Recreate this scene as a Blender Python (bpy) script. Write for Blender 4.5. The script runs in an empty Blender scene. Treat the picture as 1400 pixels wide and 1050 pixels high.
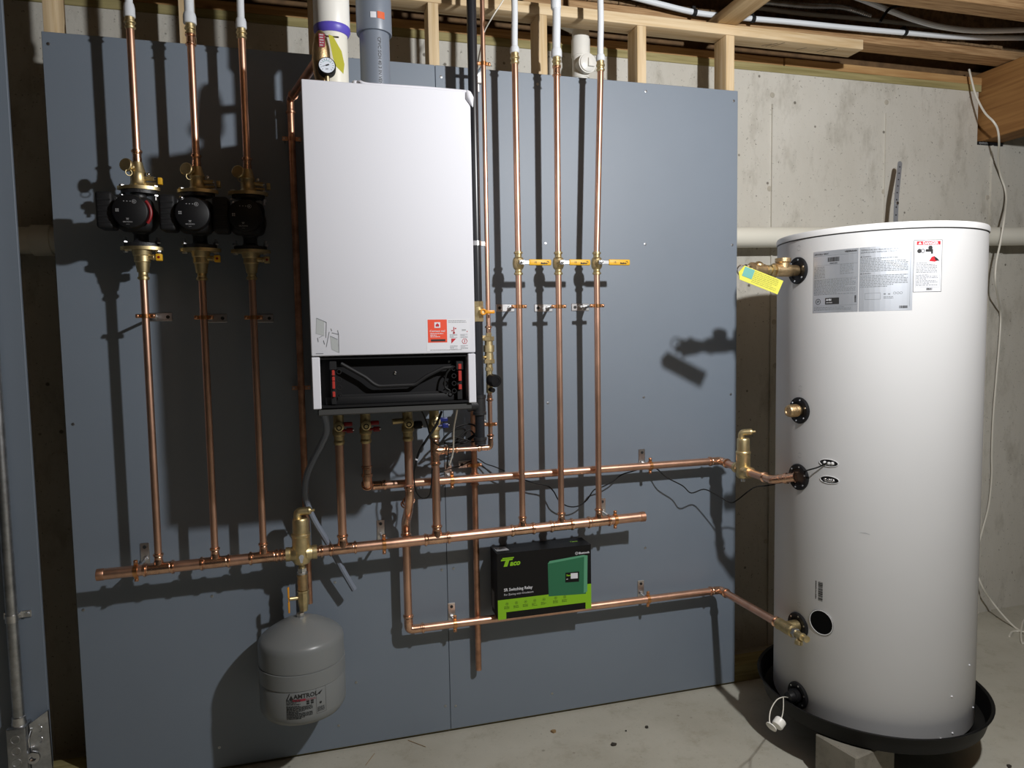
import bpy, bmesh, math, random
import numpy as np
from mathutils import Vector, Matrix, Quaternion
random.seed(7)
S = bpy.context.scene
COL = S.collection
PI = math.pi
V = Vector
# ------------------------------------------------------------------ camera
F, RX, RY, RZ = 958.65, -0.0705283, 0.0169947, -0.2684152
CAM = V((0.787459, -2.528648, 1.484943))
ROT = (Matrix.Rotation(RZ, 3, 'Z') @ Matrix.Rotation(RX, 3, 'X') @ Matrix.Rotation(RY, 3, 'Y'))
cam = bpy.data.cameras.new('camera')
cam.sensor_width = 36; cam.lens = F * 36 / 1400; cam.clip_start = .02
co = bpy.data.objects.new('camera', cam); COL.objects.link(co)
r0, r1, r2 = ROT.col[0], ROT.col[1], ROT.col[2]
co.matrix_world = Matrix(((r0.x, r2.x, -r1.x, CAM.x), (r0.y, r2.y, -r1.y, CAM.y), (r0.z, r2.z, -r1.z, CAM.z), (0, 0, 0, 1)))
S.camera = co
# ------------------------------------------------------------------ world, lamp, exposure
w = bpy.data.worlds.new('world'); S.world = w; w.use_nodes = True
w.node_tree.nodes['Background'].inputs[0].default_value = (.80, .84, .9, 1)
w.node_tree.nodes['Background'].inputs[1].default_value = .010
LAMP = V((2.096, -1.936, 2.445))
ld = bpy.data.lights.new('basement_bulb', 'POINT'); ld.energy = 158; ld.shadow_soft_size = .035; ld.color = (.98, .99, 1)
lo = bpy.data.objects.new('basement_bulb', ld); COL.objects.link(lo); lo.location = LAMP
S.view_settings.view_transform = 'Standard'; S.view_settings.look = 'None'
S.view_settings.gamma = 1; S.view_settings.use_curve_mapping = False
S.view_settings.exposure = 0.0

def ray(u, v): return ROT @ V(((u - 700) / F, 1, (525 - v) / F))
def at(u, v, y):
    d = ray(u, v); return CAM + d * ((y - CAM.y) / d.y)
def atz(u, v, z):
    d = ray(u, v); return CAM + d * ((z - CAM.z) / d.z)
def atx(u, v, x):
    d = ray(u, v); return CAM + d * ((x - CAM.x) / d.x)

# ------------------------------------------------------------------ materials
def lin(c): return tuple(((x / 255) / 12.92 if x <= 10 else ((x / 255 + .055) / 1.055) ** 2.4) for x in c)
MATS = {}
def mat(name, col, rough=.5, metal=0., var=0., vscale=8., bump=0., bscale=60., spec=.5, coat=0., col2=None, stretch=(1, 1, 1), rvar=0., alpha=1., trans=0., sss=0., thr=None):
    m = bpy.data.materials.new(name); m.use_nodes = True
    nt = m.node_tree; b = nt.nodes['Principled BSDF']; L = nt.links
    b.inputs['Base Color'].default_value = (*col, 1); b.inputs['Roughness'].default_value = rough
    b.inputs['Metallic'].default_value = metal; b.inputs['Specular IOR Level'].default_value = spec
    b.inputs['Coat Weight'].default_value = coat
    if trans: b.inputs['Transmission Weight'].default_value = trans
    tc = nt.nodes.new('ShaderNodeTexCoord'); mp = nt.nodes.new('ShaderNodeMapping')
    mp.inputs['Scale'].default_value = stretch; L.new(tc.outputs['Object'], mp.inputs[0])
    if var or col2:
        n = nt.nodes.new('ShaderNodeTexNoise'); n.inputs['Scale'].default_value = vscale; n.inputs['Detail'].default_value = 6; n.inputs['Roughness'].default_value = .62
        L.new(mp.outputs[0], n.inputs['Vector'])
        cr = nt.nodes.new('ShaderNodeValToRGB'); e = cr.color_ramp.elements
        c2 = col2 or tuple(x * (1 - var) for x in col)
        c1 = col if col2 else tuple(min(1, x * (1 + var)) for x in col)
        lo_, hi_ = thr or (.32, .68)
        e[0].position = lo_; e[0].color = (*c2, 1); e[1].position = hi_; e[1].color = (*c1, 1)
        L.new(n.outputs['Fac'], cr.inputs[0]); L.new(cr.outputs[0], b.inputs['Base Color'])
    if rvar:
        n3 = nt.nodes.new('ShaderNodeTexNoise'); n3.inputs['Scale'].default_value = 22; n3.inputs['Detail'].default_value = 4
        L.new(mp.outputs[0], n3.inputs['Vector']); mr = nt.nodes.new('ShaderNodeMapRange')
        mr.inputs['To Min'].default_value = rough - rvar; mr.inputs['To Max'].default_value = rough + rvar
        L.new(n3.outputs['Fac'], mr.inputs[0]); L.new(mr.outputs[0], b.inputs['Roughness'])
    if bump:
        n2 = nt.nodes.new('ShaderNodeTexNoise'); n2.inputs['Scale'].default_value = bscale; n2.inputs['Detail'].default_value = 5
        L.new(mp.outputs[0], n2.inputs['Vector'])
        bp = nt.nodes.new('ShaderNodeBump'); bp.inputs['Strength'].default_value = bump; bp.inputs['Distance'].default_value = .004
        L.new(n2.outputs['Fac'], bp.inputs['Height']); L.new(bp.outputs[0], b.inputs['Normal'])
    MATS[name] = m
    return m

def concrete(name, c1, c2, stain, pit=.5, vs=(1, 1, 1)):
    m = bpy.data.materials.new(name); m.use_nodes = True; nt = m.node_tree; L = nt.links; b = nt.nodes['Principled BSDF']
    b.inputs['Roughness'].default_value = .85; b.inputs['Specular IOR Level'].default_value = .25
    tc = nt.nodes.new('ShaderNodeTexCoord'); mp = nt.nodes.new('ShaderNodeMapping'); mp.inputs['Scale'].default_value = vs
    L.new(tc.outputs['Object'], mp.inputs[0])
    def noise(s, d, r=.6, src=mp):
        n = nt.nodes.new('ShaderNodeTexNoise'); n.inputs['Scale'].default_value = s; n.inputs['Detail'].default_value = d; n.inputs['Roughness'].default_value = r
        L.new(src.outputs[0] if src is mp else src.outputs['Object'], n.inputs['Vector']); return n
    def ramp(n, stops):
        cr = nt.nodes.new('ShaderNodeValToRGB'); e = cr.color_ramp.elements
        e[0].position, e[0].color = stops[0][0], (*stops[0][1], 1); e[1].position, e[1].color = stops[-1][0], (*stops[-1][1], 1)
        for p, c in stops[1:-1]:
            x = e.new(p); x.color = (*c, 1)
        L.new(n.outputs[0], cr.inputs[0]); return cr
    big = ramp(noise(2.2, 6), [(.3, c2), (.7, c1)])
    mid = ramp(noise(9, 8, .7), [(.30, stain), (.48, (1, 1, 1))])
    mx = nt.nodes.new('ShaderNodeMix'); mx.data_type = 'RGBA'; mx.blend_type = 'MULTIPLY'; mx.inputs[0].default_value = .6
    L.new(big.outputs[0], mx.inputs[6]); L.new(mid.outputs[0], mx.inputs[7])
    sp = ramp(noise(95, 4, .6, tc), [(.28, (.25, .24, .22)), (.36, (1, 1, 1))])
    mx2 = nt.nodes.new('ShaderNodeMix'); mx2.data_type = 'RGBA'; mx2.blend_type = 'MULTIPLY'; mx2.inputs[0].default_value = pit
    L.new(mx.outputs[2], mx2.inputs[6]); L.new(sp.outputs[0], mx2.inputs[7])
    # small air holes
    vo = nt.nodes.new('ShaderNodeTexVoronoi'); vo.inputs['Scale'].default_value = 9; L.new(tc.outputs['Object'], vo.inputs['Vector'])
    vr = ramp(vo, [(.045, (.22, .2, .18)), (.075, (1, 1, 1))])
    mx3 = nt.nodes.new('ShaderNodeMix'); mx3.data_type = 'RGBA'; mx3.blend_type = 'MULTIPLY'; mx3.inputs[0].default_value = pit
    L.new(mx2.outputs[2], mx3.inputs[6]); L.new(vr.outputs[0], mx3.inputs[7])
    L.new(mx3.outputs[2], b.inputs['Base Color'])
    bp = nt.nodes.new('ShaderNodeBump'); bp.inputs['Strength'].default_value = .25; bp.inputs['Distance'].default_value = .006
    L.new(noise(28, 8, .7, tc).outputs[0], bp.inputs['Height']); L.new(bp.outputs[0], b.inputs['Normal'])
    return m

def wood(name, c1, c2, axis=0, scale=1., rough=.7, bump=.15):
    m = bpy.data.materials.new(name); m.use_nodes = True; nt = m.node_tree; L = nt.links; b = nt.nodes['Principled BSDF']
    b.inputs['Roughness'].default_value = rough; b.inputs['Specular IOR Level'].default_value = .2
    tc = nt.nodes.new('ShaderNodeTexCoord'); mp = nt.nodes.new('ShaderNodeMapping')
    s = [26 * scale] * 3; s[axis] = 1.3 * scale; mp.inputs['Scale'].default_value = s
    L.new(tc.outputs['Object'], mp.inputs[0])
    n = nt.nodes.new('ShaderNodeTexNoise'); n.inputs['Scale'].default_value = 2.2; n.inputs['Detail'].default_value = 6; n.inputs['Distortion'].default_value = .6
    L.new(mp.outputs[0], n.inputs['Vector'])
    cr = nt.nodes.new('ShaderNodeValToRGB'); e = cr.color_ramp.elements
    e[0].position = .3; e[0].color = (*c2, 1); e[1].position = .62; e[1].color = (*c1, 1)
    L.new(n.outputs[0], cr.inputs[0])
    vo = nt.nodes.new('ShaderNodeTexVoronoi'); mp2 = nt.nodes.new('ShaderNodeMapping'); s2 = [9] * 3; s2[axis] = 3; mp2.inputs['Scale'].default_value = s2
    L.new(tc.outputs['Object'], mp2.inputs[0]); L.new(mp2.outputs[0], vo.inputs['Vector']); vo.inputs['Scale'].default_value = 1
    kr = nt.nodes.new('ShaderNodeValToRGB'); k = kr.color_ramp.elements
    k[0].position = .04; k[0].color = (.35, .22, .12, 1); k[1].position = .1; k[1].color = (1, 1, 1, 1); L.new(vo.outputs[0], kr.inputs[0])
    mx = nt.nodes.new('ShaderNodeMix'); mx.data_type = 'RGBA'; mx.blend_type = 'MULTIPLY'; mx.inputs[0].default_value = .6
    L.new(cr.outputs[0], mx.inputs[6]); L.new(kr.outputs[0], mx.inputs[7]); L.new(mx.outputs[2], b.inputs['Base Color'])
    bp = nt.nodes.new('ShaderNodeBump'); bp.inputs['Strength'].default_value = bump; bp.inputs['Distance'].default_value = .003
    L.new(n.outputs[0], bp.inputs['Height']); L.new(bp.outputs[0], b.inputs['Normal'])
    return m

M_CONC = concrete('concrete_wall', lin((214, 211, 202)), lin((196, 192, 181)), (.56, .54, .50), .85, (1, 1, .45))
M_FLOOR = concrete('concrete_floor', lin((190, 187, 174)), lin((172, 168, 154)), (.7, .66, .6), .4)
M_BLOCK = concrete('concrete_block', lin((150, 145, 132)), lin((120, 116, 106)), (.6, .58, .54), .6)
M_STUD = wood('pine_stud', lin((228, 205, 168)), lin((205, 176, 132)), 2)
M_PLATE = wood('pine_plate', lin((226, 203, 166)), lin((200, 170, 126)), 0)
M_BRACE = wood('pine_brace', lin((214, 186, 144)), lin((186, 152, 108)), 1)
M_LVL = wood('layered_flange', lin((184, 150, 110)), lin((136, 102, 68)), 0, 2.2)
M_TREAT = wood('treated_sill', lin((170, 158, 112)), lin((138, 128, 84)), 0)
M_SILL2 = wood('upper_sill', lin((196, 158, 108)), lin((166, 124, 78)), 0)
M_BEAM = wood('engineered_beam', lin((150, 110, 66)), lin((122, 84, 48)), 1, .8)
M_OSB = mat('osb_web', lin((128, 104, 76)), .85, var=.4, vscale=60, bump=.4, bscale=120)
M_RIM = mat('rim_board', lin((110, 84, 56)), .85, var=.3, vscale=20)
M_SUB = mat('subfloor_board', lin((92, 74, 54)), .85, var=.3, vscale=30)
M_PANEL = mat('grey_paint', lin((120, 131, 144)), .56, var=.03, vscale=2.5, bump=.04, bscale=180, spec=1.0)
M_PANELEDGE = mat('panel_edge', lin((120, 120, 118)), .8)
M_COPPER = mat('copper', (.86, .52, .37), .38, 1., var=.16, vscale=14, rvar=.08, stretch=(1, 1, .5))
M_COPFIT = mat('copper_fitting', (.90, .53, .36), .26, 1., var=.2, vscale=45, rvar=.08)
M_COPDARK = mat('tarnished_copper', (.62, .34, .22), .42, 1., var=.3, vscale=20, rvar=.08)
M_BRASS = mat('brass', (.74, .60, .33), .44, 1., var=.15, vscale=40, rvar=.06)
M_BRASSD = mat('aged_brass', (.56, .45, .24), .48, 1., var=.2, vscale=60, bump=.25, bscale=260)
M_BRONZE = mat('cast_bronze', (.62, .45, .25), .42, 1., var=.15, vscale=50, bump=.25, bscale=300)
M_STEEL = mat('zinc_steel', (.72, .72, .72), .3, 1., var=.15, vscale=40)
M_GALV = mat('galvanised_steel', (.50, .51, .52), .36, 1., var=.25, vscale=30)
M_COPCLAMP = mat('copper_plated_clamp', (.80, .40, .17), .3, 1., var=.15, vscale=40)
M_PEX = mat('white_tubing', (.78, .81, .84), .35, sss=.1)
M_PVCW = mat('white_pvc', lin((238, 236, 229)), .35, var=.02)
M_PVCT = mat('cream_cpvc_pipe', lin((230, 227, 214)), .35)
M_PVCG = mat('grey_cpvc', lin((120, 128, 140)), .38)
M_PURPLE = mat('purple_primer', lin((96, 84, 190)), .4)
M_WHITE = mat('white_enamel', lin((222, 223, 230)), .65, spec=.25)
M_TANKW = mat('tank_enamel', lin((212, 212, 212)), .6, var=.015, vscale=3, spec=.3)
M_LIDW = mat('lid_white', lin((226, 226, 226)), .4)
M_BLACK = mat('black_plastic', (.008, .008, .009), .5, spec=.3)
M_BLACKM = mat('matte_black_plastic', (.012, .012, .013), .6, spec=.3)
M_BLACKG = mat('glossy_black', (.008, .008, .009), .42, spec=.4)
M_CHAR = mat('cast_black_iron', (.022, .022, .024), .45, var=.2, vscale=60, bump=.2, bscale=200)
M_GASP = mat('black_steel_pipe', (.02, .021, .025), .3, spec=.6)
M_PAN = mat('black_pan_plastic', (.006, .006, .006), .5, var=.3, vscale=12, spec=.25)
M_TANKG = mat('grey_enamel', lin((128, 131, 131)), .33, spec=.5, bump=.06, bscale=30)
M_RED = mat('red_plastic', lin((176, 50, 42)), .5)
M_REDO = mat('red_orange_print', lin((238, 84, 56)), .45)
M_DRED = mat('dark_red', lin((140, 20, 25)), .4)
M_BLUE = mat('blue_plastic', lin((30, 40, 110)), .35)
M_YEL = mat('yellow_vinyl', lin((240, 184, 40)), .45)
M_YELT = mat('yellow_tag', lin((208, 204, 70)), .6)
M_AMBER = mat('amber_lever', lin((236, 160, 40)), .35)
M_TEAL = mat('teal_label', lin((90, 160, 150)), .5)
M_INK = mat('black_ink', (.02, .02, .02), .6)
M_INKG = mat('grey_ink', lin((120, 124, 128)), .6)
M_INKL = mat('light_grey_ink', lin((176, 178, 180)), .6)
M_PAPER = mat('white_paper', lin((226, 227, 232)), .55)
M_SILVER = mat('silver_label', (.62, .65, .70), .42, .75)
M_DREDP = mat('danger_red', lin((196, 38, 48)), .5)
M_CARDK = mat('black_card', (.006, .0055, .0055), .5, spec=.3)
M_CARDG = mat('green_card', lin((140, 196, 30)), .38)
M_DGREEN = mat('green_case_print', lin((44, 112, 78)), .35)
M_DGREENL = mat('light_green_case_print', lin((92, 160, 124)), .35)
M_RUBBER = mat('black_cable_sheath', (.008, .008, .008), .6, spec=.3)
M_WIREW = mat('white_cable_sheath', lin((224, 220, 208)), .4)
M_HOSE = mat('grey_vinyl_hose', lin((128, 136, 150)), .45)
M_GLASSY = mat('gauge_lens', lin((225, 232, 242)), .15)
M_INSUL = mat('insulation', lin((170, 150, 110)), .9)
M_DIRT = mat('debris', lin((150, 122, 84)), .9, var=.3, vscale=60)
M_DARKD = mat('dark_debris', lin((60, 56, 50)), .9)
M_CHROME = mat('chrome', (.8, .8, .82), .14, 1.)

# ------------------------------------------------------------------ mesh builder
def frame(d):
    d = V(d).normalized(); a = V((0, 0, 1)) if abs(d.z) < .9 else V((1, 0, 0))
    x = a.cross(d).normalized(); return x, d.cross(x), d
class MB:
    def __init__(s): s.v = []; s.f = []; s.m = []; s.cur = 0
    def mi(s, i): s.cur = i; return s
    def add(s, vs, fs):
        o = len(s.v); s.v += [V(p) for p in vs]
        for f in fs: s.f.append([o + i for i in f]); s.m.append(s.cur)
        return s
    def box(s, lo, hi, R=None, c=None):
        lo = V(lo); hi = V(hi)
        p = [V((x, y, z)) for z in (lo.z, hi.z) for y in (lo.y, hi.y) for x in (lo.x, hi.x)]
        if R is not None:
            c = V(c) if c is not None else (lo + hi) / 2
            p = [c + R @ (q - c) for q in p]
        return s.add(p, [(0, 2, 3, 1), (4, 5, 7, 6), (0, 1, 5, 4), (2, 6, 7, 3), (0, 4, 6, 2), (1, 3, 7, 5)])
    def rbox(s, lo, hi, b=.004, seg=2, R=None, c=None):
        lo = V(lo); hi = V(hi); bm = bmesh.new(); bmesh.ops.create_cube(bm, size=1)
        sc = hi - lo; ce = (lo + hi) / 2
        for v in bm.verts: v.co = V((v.co.x * sc.x, v.co.y * sc.y, v.co.z * sc.z)) + ce
        b = min(b, min(sc) * .49)
        bmesh.ops.bevel(bm, geom=list(bm.edges), offset=b, segments=seg, affect='EDGES', profile=.5)
        bm.verts.index_update()
        c = V(c) if c is not None else ce
        p = [v.co.copy() if R is None else c + R @ (v.co - c) for v in bm.verts]
        fs = [[v.index for v in f.verts] for f in bm.faces]; bm.free()
        return s.add(p, fs)
    def lathe(s, p, d, prof, seg=20, caps=True, sx=1., up=None):
        x, y, z = frame(d)
        if up is not None:
            y = (V(up) - z * V(up).dot(z)).normalized(); x = y.cross(z)
        p = V(p); vs = []; n = len(prof)
        for t, r in prof:
            for k in range(seg):
                a = 2 * PI * k / seg; vs.append(p + z * t + x * (r * math.cos(a) * sx) + y * (r * math.sin(a)))
        fs = []
        for i in range(n - 1):
            for k in range(seg):
                k2 = (k + 1) % seg; fs.append((i * seg + k, i * seg + k2, (i + 1) * seg + k2, (i + 1) * seg + k))
        if caps:
            if prof[0][1] > 1e-6: fs.append(tuple(reversed(range(seg))))
            if prof[-1][1] > 1e-6: fs.append(tuple(range((n - 1) * seg, n * seg)))
        return s.add(vs, fs)
    def cyl(s, a, b, r, seg=16, r2=None):
        a = V(a); b = V(b); L = (b - a).length
        return s.lathe(a, b - a, [(0, r), (L, r if r2 is None else r2)], seg)
    def hexa(s, a, b, r, tw=0):  # hexagon nut
        a = V(a); b = V(b); return s.lathe(a, b - a, [(0, r * .92), (.001, r), ((b - a).length - .001, r), ((b - a).length, r * .92)], 6)
    def ball(s, c, r, seg=14, n=8, sc=(1, 1, 1)):
        c = V(c); o = len(s.v)
        mb = MB(); mb.lathe((0, 0, 0), (0, 0, 1), [(-r * math.cos(PI * i / n), max(1e-7, r * math.sin(PI * i / n))) for i in range(n + 1)], seg, caps=False)
        return s.add([c + V((q.x * sc[0], q.y * sc[1], q.z * sc[2])) for q in mb.v], mb.f)
    def tube(s, pts, r, seg=12, caps=True):
        pts = [V(p) for p in pts]; P2 = [pts[0]]
        for p in pts[1:]:
            if (p - P2[-1]).length > 1e-6: P2.append(p)
        pts = P2; n = len(pts); T = []
        for i in range(n):
            a = pts[max(i - 1, 0)]; b = pts[min(i + 1, n - 1)]; T.append((b - a).normalized())
        x, y, z = frame(T[0]); vs = []
        for i in range(n):
            if i: q = T[i - 1].rotation_difference(T[i]); x = q @ x; y = q @ y
            rr = r[i] if isinstance(r, (list, tuple)) else r
            for k in range(seg):
                a = 2 * PI * k / seg; vs.append(pts[i] + x * (rr * math.cos(a)) + y * (rr * math.sin(a)))
        fs = [(i * seg + k, i * seg + (k + 1) % seg, (i + 1) * seg + (k + 1) % seg, (i + 1) * seg + k) for i in range(n - 1) for k in range(seg)]
        if caps: fs += [tuple(reversed(range(seg))), tuple(range((n - 1) * seg, n * seg))]
        return s.add(vs, fs)
    def torus(s, c, d, R, r, seg=24, rs=8, a0=0, a1=2 * PI):
        x, y, z = frame(d); c = V(c); full = abs(a1 - a0 - 2 * PI) < 1e-4
        m = seg if full else seg + 1
        pts = [c + x * (R * math.cos(a0 + (a1 - a0) * k / seg)) + y * (R * math.sin(a0 + (a1 - a0) * k / seg)) for k in range(m)]
        if not full: return s.tube(pts, r, rs)
        vs = []
        for k in range(m):
            a = 2 * PI * k / seg; o = x * math.cos(a) + y * math.sin(a)
            for j in range(rs):
                b = 2 * PI * j / rs; vs.append(c + o * (R + r * math.cos(b)) + z * (r * math.sin(b)))
        fs = [(k * rs + j, ((k + 1) % m) * rs + j, ((k + 1) % m) * rs + (j + 1) % rs, k * rs + (j + 1) % rs) for k in range(m) for j in range(rs)]
        return s.add(vs, fs)
    def prism(s, poly, d):   # planar polygon of 3-D points extruded by vector d
        n = len(poly); d = V(d); p = [V(q) for q in poly]
        return s.add(p + [q + d for q in p], [tuple(reversed(range(n))), tuple(range(n, 2 * n))] + [(i, (i + 1) % n, n + (i + 1) % n, n + i) for i in range(n)])
    def build(s, name, m, parent=None, origin=None, label=None, stuff=False, sharp=35):
        root = parent
        while root is not None and root.parent is not None: root = root.parent
        o3 = V(root.location) if root is not None else (V(origin) if origin is not None else V((0, 0, 0)))
        me = bpy.data.meshes.new(name); me.from_pydata([tuple(v - o3) for v in s.v], [], s.f)
        ms = m if isinstance(m, (list, tuple)) else [m]
        for q in ms: me.materials.append(q)
        if len(ms) > 1: me.polygons.foreach_set('material_index', s.m)
        me.update()
        bm = bmesh.new(); bm.from_mesh(me); bmesh.ops.recalc_face_normals(bm, faces=bm.faces); bm.to_mesh(me); bm.free()
        me.polygons.foreach_set('use_smooth', [True] * len(me.polygons))
        me.set_sharp_from_angle(angle=math.radians(sharp))
        o = bpy.data.objects.new(name, me); COL.objects.link(o)
        if parent is not None: o.parent = parent
        else: o.location = o3
        if label: o['label'] = label
        if stuff: o['kind'] = 'stuff'
        return o
def thing(name, label, cat, loc, group=None):
    o = bpy.data.objects.new(name, None); COL.objects.link(o); o.location = V(loc); o.empty_display_size = .05
    o['label'] = label; o['category'] = cat
    if group: o['group'] = group
    return o
def tag(o, label, cat, group=None):
    o['label'] = label; o['category'] = cat
    if group: o['group'] = group
    return o
def struct(o): o['kind'] = 'structure'; return o

def smooth(pts, n=6):     # Catmull-Rom through points
    pts = [V(p) for p in pts]; P = [pts[0] * 2 - pts[1]] + pts + [pts[-1] * 2 - pts[-2]]; out = []
    for i in range(1, len(P) - 2):
        a, b, c, d = P[i - 1:i + 3]
        for k in range(n):
            t = k / n; out.append(.5 * ((2 * b) + (c - a) * t + (2 * a - 5 * b + 4 * c - d) * t * t + (3 * b - a - 3 * c + d) * t ** 3))
    out.append(pts[-1]); return out
def fillet(pts, R, n=6):
    pts = [V(p) for p in pts]; out = [pts[0]]
    for i in range(1, len(pts) - 1):
        a, b, c = pts[i - 1:i + 2]; u = (a - b); w_ = (c - b); r = min(R, u.length * .49, w_.length * .49)
        p = b + u.normalized() * r; q = b + w_.normalized() * r
        for k in range(n + 1):
            t = k / n; out.append((1 - t) ** 2 * p + 2 * t * (1 - t) * b + t * t * q)
    out.append(pts[-1]); return out

# flat print on any surface: fn(u, v, h) -> point
class Ink:
    def __init__(s, fn): s.fn = fn; s.mb = MB()
    def poly(s, pts, h=.0004):
        s.mb.add([s.fn(u, v, h) for u, v in pts], [tuple(range(len(pts)))]); return s
    def rect(s, u0, v0, u1, v1, h=.0004, n=1):
        for i in range(n):
            a = u0 + (u1 - u0) * i / n; b = u0 + (u1 - u0) * (i + 1) / n
            s.mb.add([s.fn(a, v0, h), s.fn(b, v0, h), s.fn(b, v1, h), s.fn(a, v1, h)], [(0, 1, 2, 3)])
        return s
    def frame(s, u0, v0, u1, v1, t, h=.0005, n=6):
        s.rect(u0, v0, u1, v0 + t, h, n); s.rect(u0, v1 - t, u1, v1, h, n); s.rect(u0, v0, u0 + t, v1, h); s.rect(u1 - t, v0, u1, v1, h); return s
    def ring(s, u, v, r, t, h=.0006, n=20, a0=0., a1=2 * PI):
        for i in range(n):
            a = a0 + (a1 - a0) * i / n; b = a0 + (a1 - a0) * (i + 1) / n
            s.poly([(u + r * math.cos(a), v + r * math.sin(a)), (u + r * math.cos(b), v + r * math.sin(b)), (u + (r - t) * math.cos(b), v + (r - t) * math.sin(b)), (u + (r - t) * math.cos(a), v + (r - t) * math.sin(a))], h)
        return s
    def disc(s, u, v, r, h=.0006, n=16): return s.poly([(u + r * math.cos(2 * PI * i / n), v + r * math.sin(2 * PI * i / n)) for i in range(n)], h)
    def line(s, u0, v0, u1, v1, t, h=.0006):
        dx, dy = u1 - u0, v1 - v0; L = math.hypot(dx, dy); nx, ny = -dy / L * t / 2, dx / L * t / 2
        return s.poly([(u0 + nx, v0 + ny), (u0 - nx, v0 - ny), (u1 - nx, v1 - ny), (u1 + nx, v1 + ny)], h)
    def rows(s, u0, v0, u1, v1, pitch, size, fill=.9, h=.0006, seed=1):   # lines of print too small to read
        rn = random.Random(seed); v = v1
        while v - size > v0:
            u = u0; end = u0 + (u1 - u0) * (fill if rn.random() > .25 else rn.uniform(.4, .95))
            while u < end:
                L = rn.uniform(1.2, 5) * size
                s.rect(u, v - size, min(u + L, end), v, h); u += L + size * .7
            v -= pitch
        return s
    def bars(s, u0, v0, u1, v1, h=.0006, seed=2):
        rn = random.Random(seed); u = u0
        while u < u1:
            q = rn.choice((1, 1, 2, 3)) * (u1 - u0) / 75; s.rect(u, v0, min(u + q, u1), v1, h); u += q + rn.choice((1, 1, 2)) * (u1 - u0) / 75
        return s
    def vbars(s, u0, v0, u1, v1, h=.0006, seed=2):
        rn = random.Random(seed); v = v0
        while v < v1:
            q = rn.choice((1, 1, 2, 3)) * (v1 - v0) / 60; s.rect(u0, v, u1, min(v + q, v1), h); v += q + rn.choice((1, 1, 2)) * (v1 - v0) / 60
        return s
    def text(s, txt, size, u, v, h=.0007, align='LEFT', shear=0., bold=0., sx=1., rot=0.):
        cu = bpy.data.curves.new('t', 'FONT'); cu.body = txt; cu.size = size; cu.align_x = align; cu.shear = shear; cu.offset = bold; cu.resolution_u = 2
        ob = bpy.data.objects.new('t', cu); me = ob.to_mesh()
        c, n_ = math.cos(rot), math.sin(rot)
        vs = [s.fn(u + (q.co.x * sx) * c - q.co.y * n_, v + (q.co.x * sx) * n_ + q.co.y * c, h) for q in me.vertices]
        s.mb.add(vs, [tuple(p.vertices) for p in me.polygons]); ob.to_mesh_clear(); bpy.data.objects.remove(ob); bpy.data.curves.remove(cu); return s
    def done(s, name, m, parent, label=None):
        mb = s.mb; return mb.build(name, m, parent, label=label, stuff=name in ('small_print', 'red_icons', 'white_print', 'grey_print', 'label_print', 'dark_print', 'icon_print', 'tag_print'))
def plane_fn(o, ux, vx):
    o = V(o); ux = V(ux).normalized(); vx = V(vx).normalized(); n = ux.cross(vx)
    return lambda u, v, h: o + ux * u + vx * v + n * h

# ------------------------------------------------------------------ plumbing pieces
def socket(mb, p, d, r, L=.026, bead=.0046, seg=18):
    """press-fit end: sleeve that starts at p, runs along d and ends in a bead"""
    mb.lathe(p, d, [(0, r + .0012), (L * .45, r + .0012), (L * .5, r + .0022), (L * .58, r + .0012), (L * .62, r + .0012), (L * .68, r + bead), (L * .9, r + bead), (L * .94, r + .0014), (L, r + .0014), (L, r * .9)], seg)
def tee(parent, c, ax, br, r, rb, name='tee', L=.048, m=None, lab=None):
    mb = MB(); c = V(c); ax = V(ax).normalized(); br = V(br).normalized()
    mb.cyl(c - ax * (L - .026), c + ax * (L - .026), r + .0015, 18)
    socket(mb, c + ax * (L - .026), ax, r); socket(mb, c - ax * (L - .026), -ax, r)
    mb.lathe(c, br, [(0, rb + .004), (r + .004, rb + .003), (r + .012, rb + .0015)], 18); socket(mb, c + br * (r + .008), br, rb, .024)
    return mb.build(name, m or M_COPFIT, parent, label=lab)
def elbow(parent, c, d1, d2, r, R=.03, name='elbow', m=None):
    """elbow at corner c, opening along d1 and d2"""
    c = V(c); d1 = V(d1).normalized(); d2 = V(d2).normalized(); mb = MB()
    mb.tube(fillet([c + d1 * R * 1.05, c, c + d2 * R * 1.05], R, 8), r + .0016, 18)
    socket(mb, c + d1 * R, d1, r); socket(mb, c + d2 * R, d2, r)
    return mb.build(name, m or M_COPFIT, parent)
def coupling(parent, c, d, r, L=.024, name='coupling', m=None):
    mb = MB(); c = V(c); d = V(d).normalized(); socket(mb, c, d, r, L); socket(mb, c, -d, r, L)
    return mb.build(name, m or M_COPFIT, parent)
def pipe(parent, a, b, r, name='pipe', m=None, seg=20):
    mb = MB(); mb.cyl(a, b, r, seg); return mb.build(name, m or M_COPPER, parent)
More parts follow.
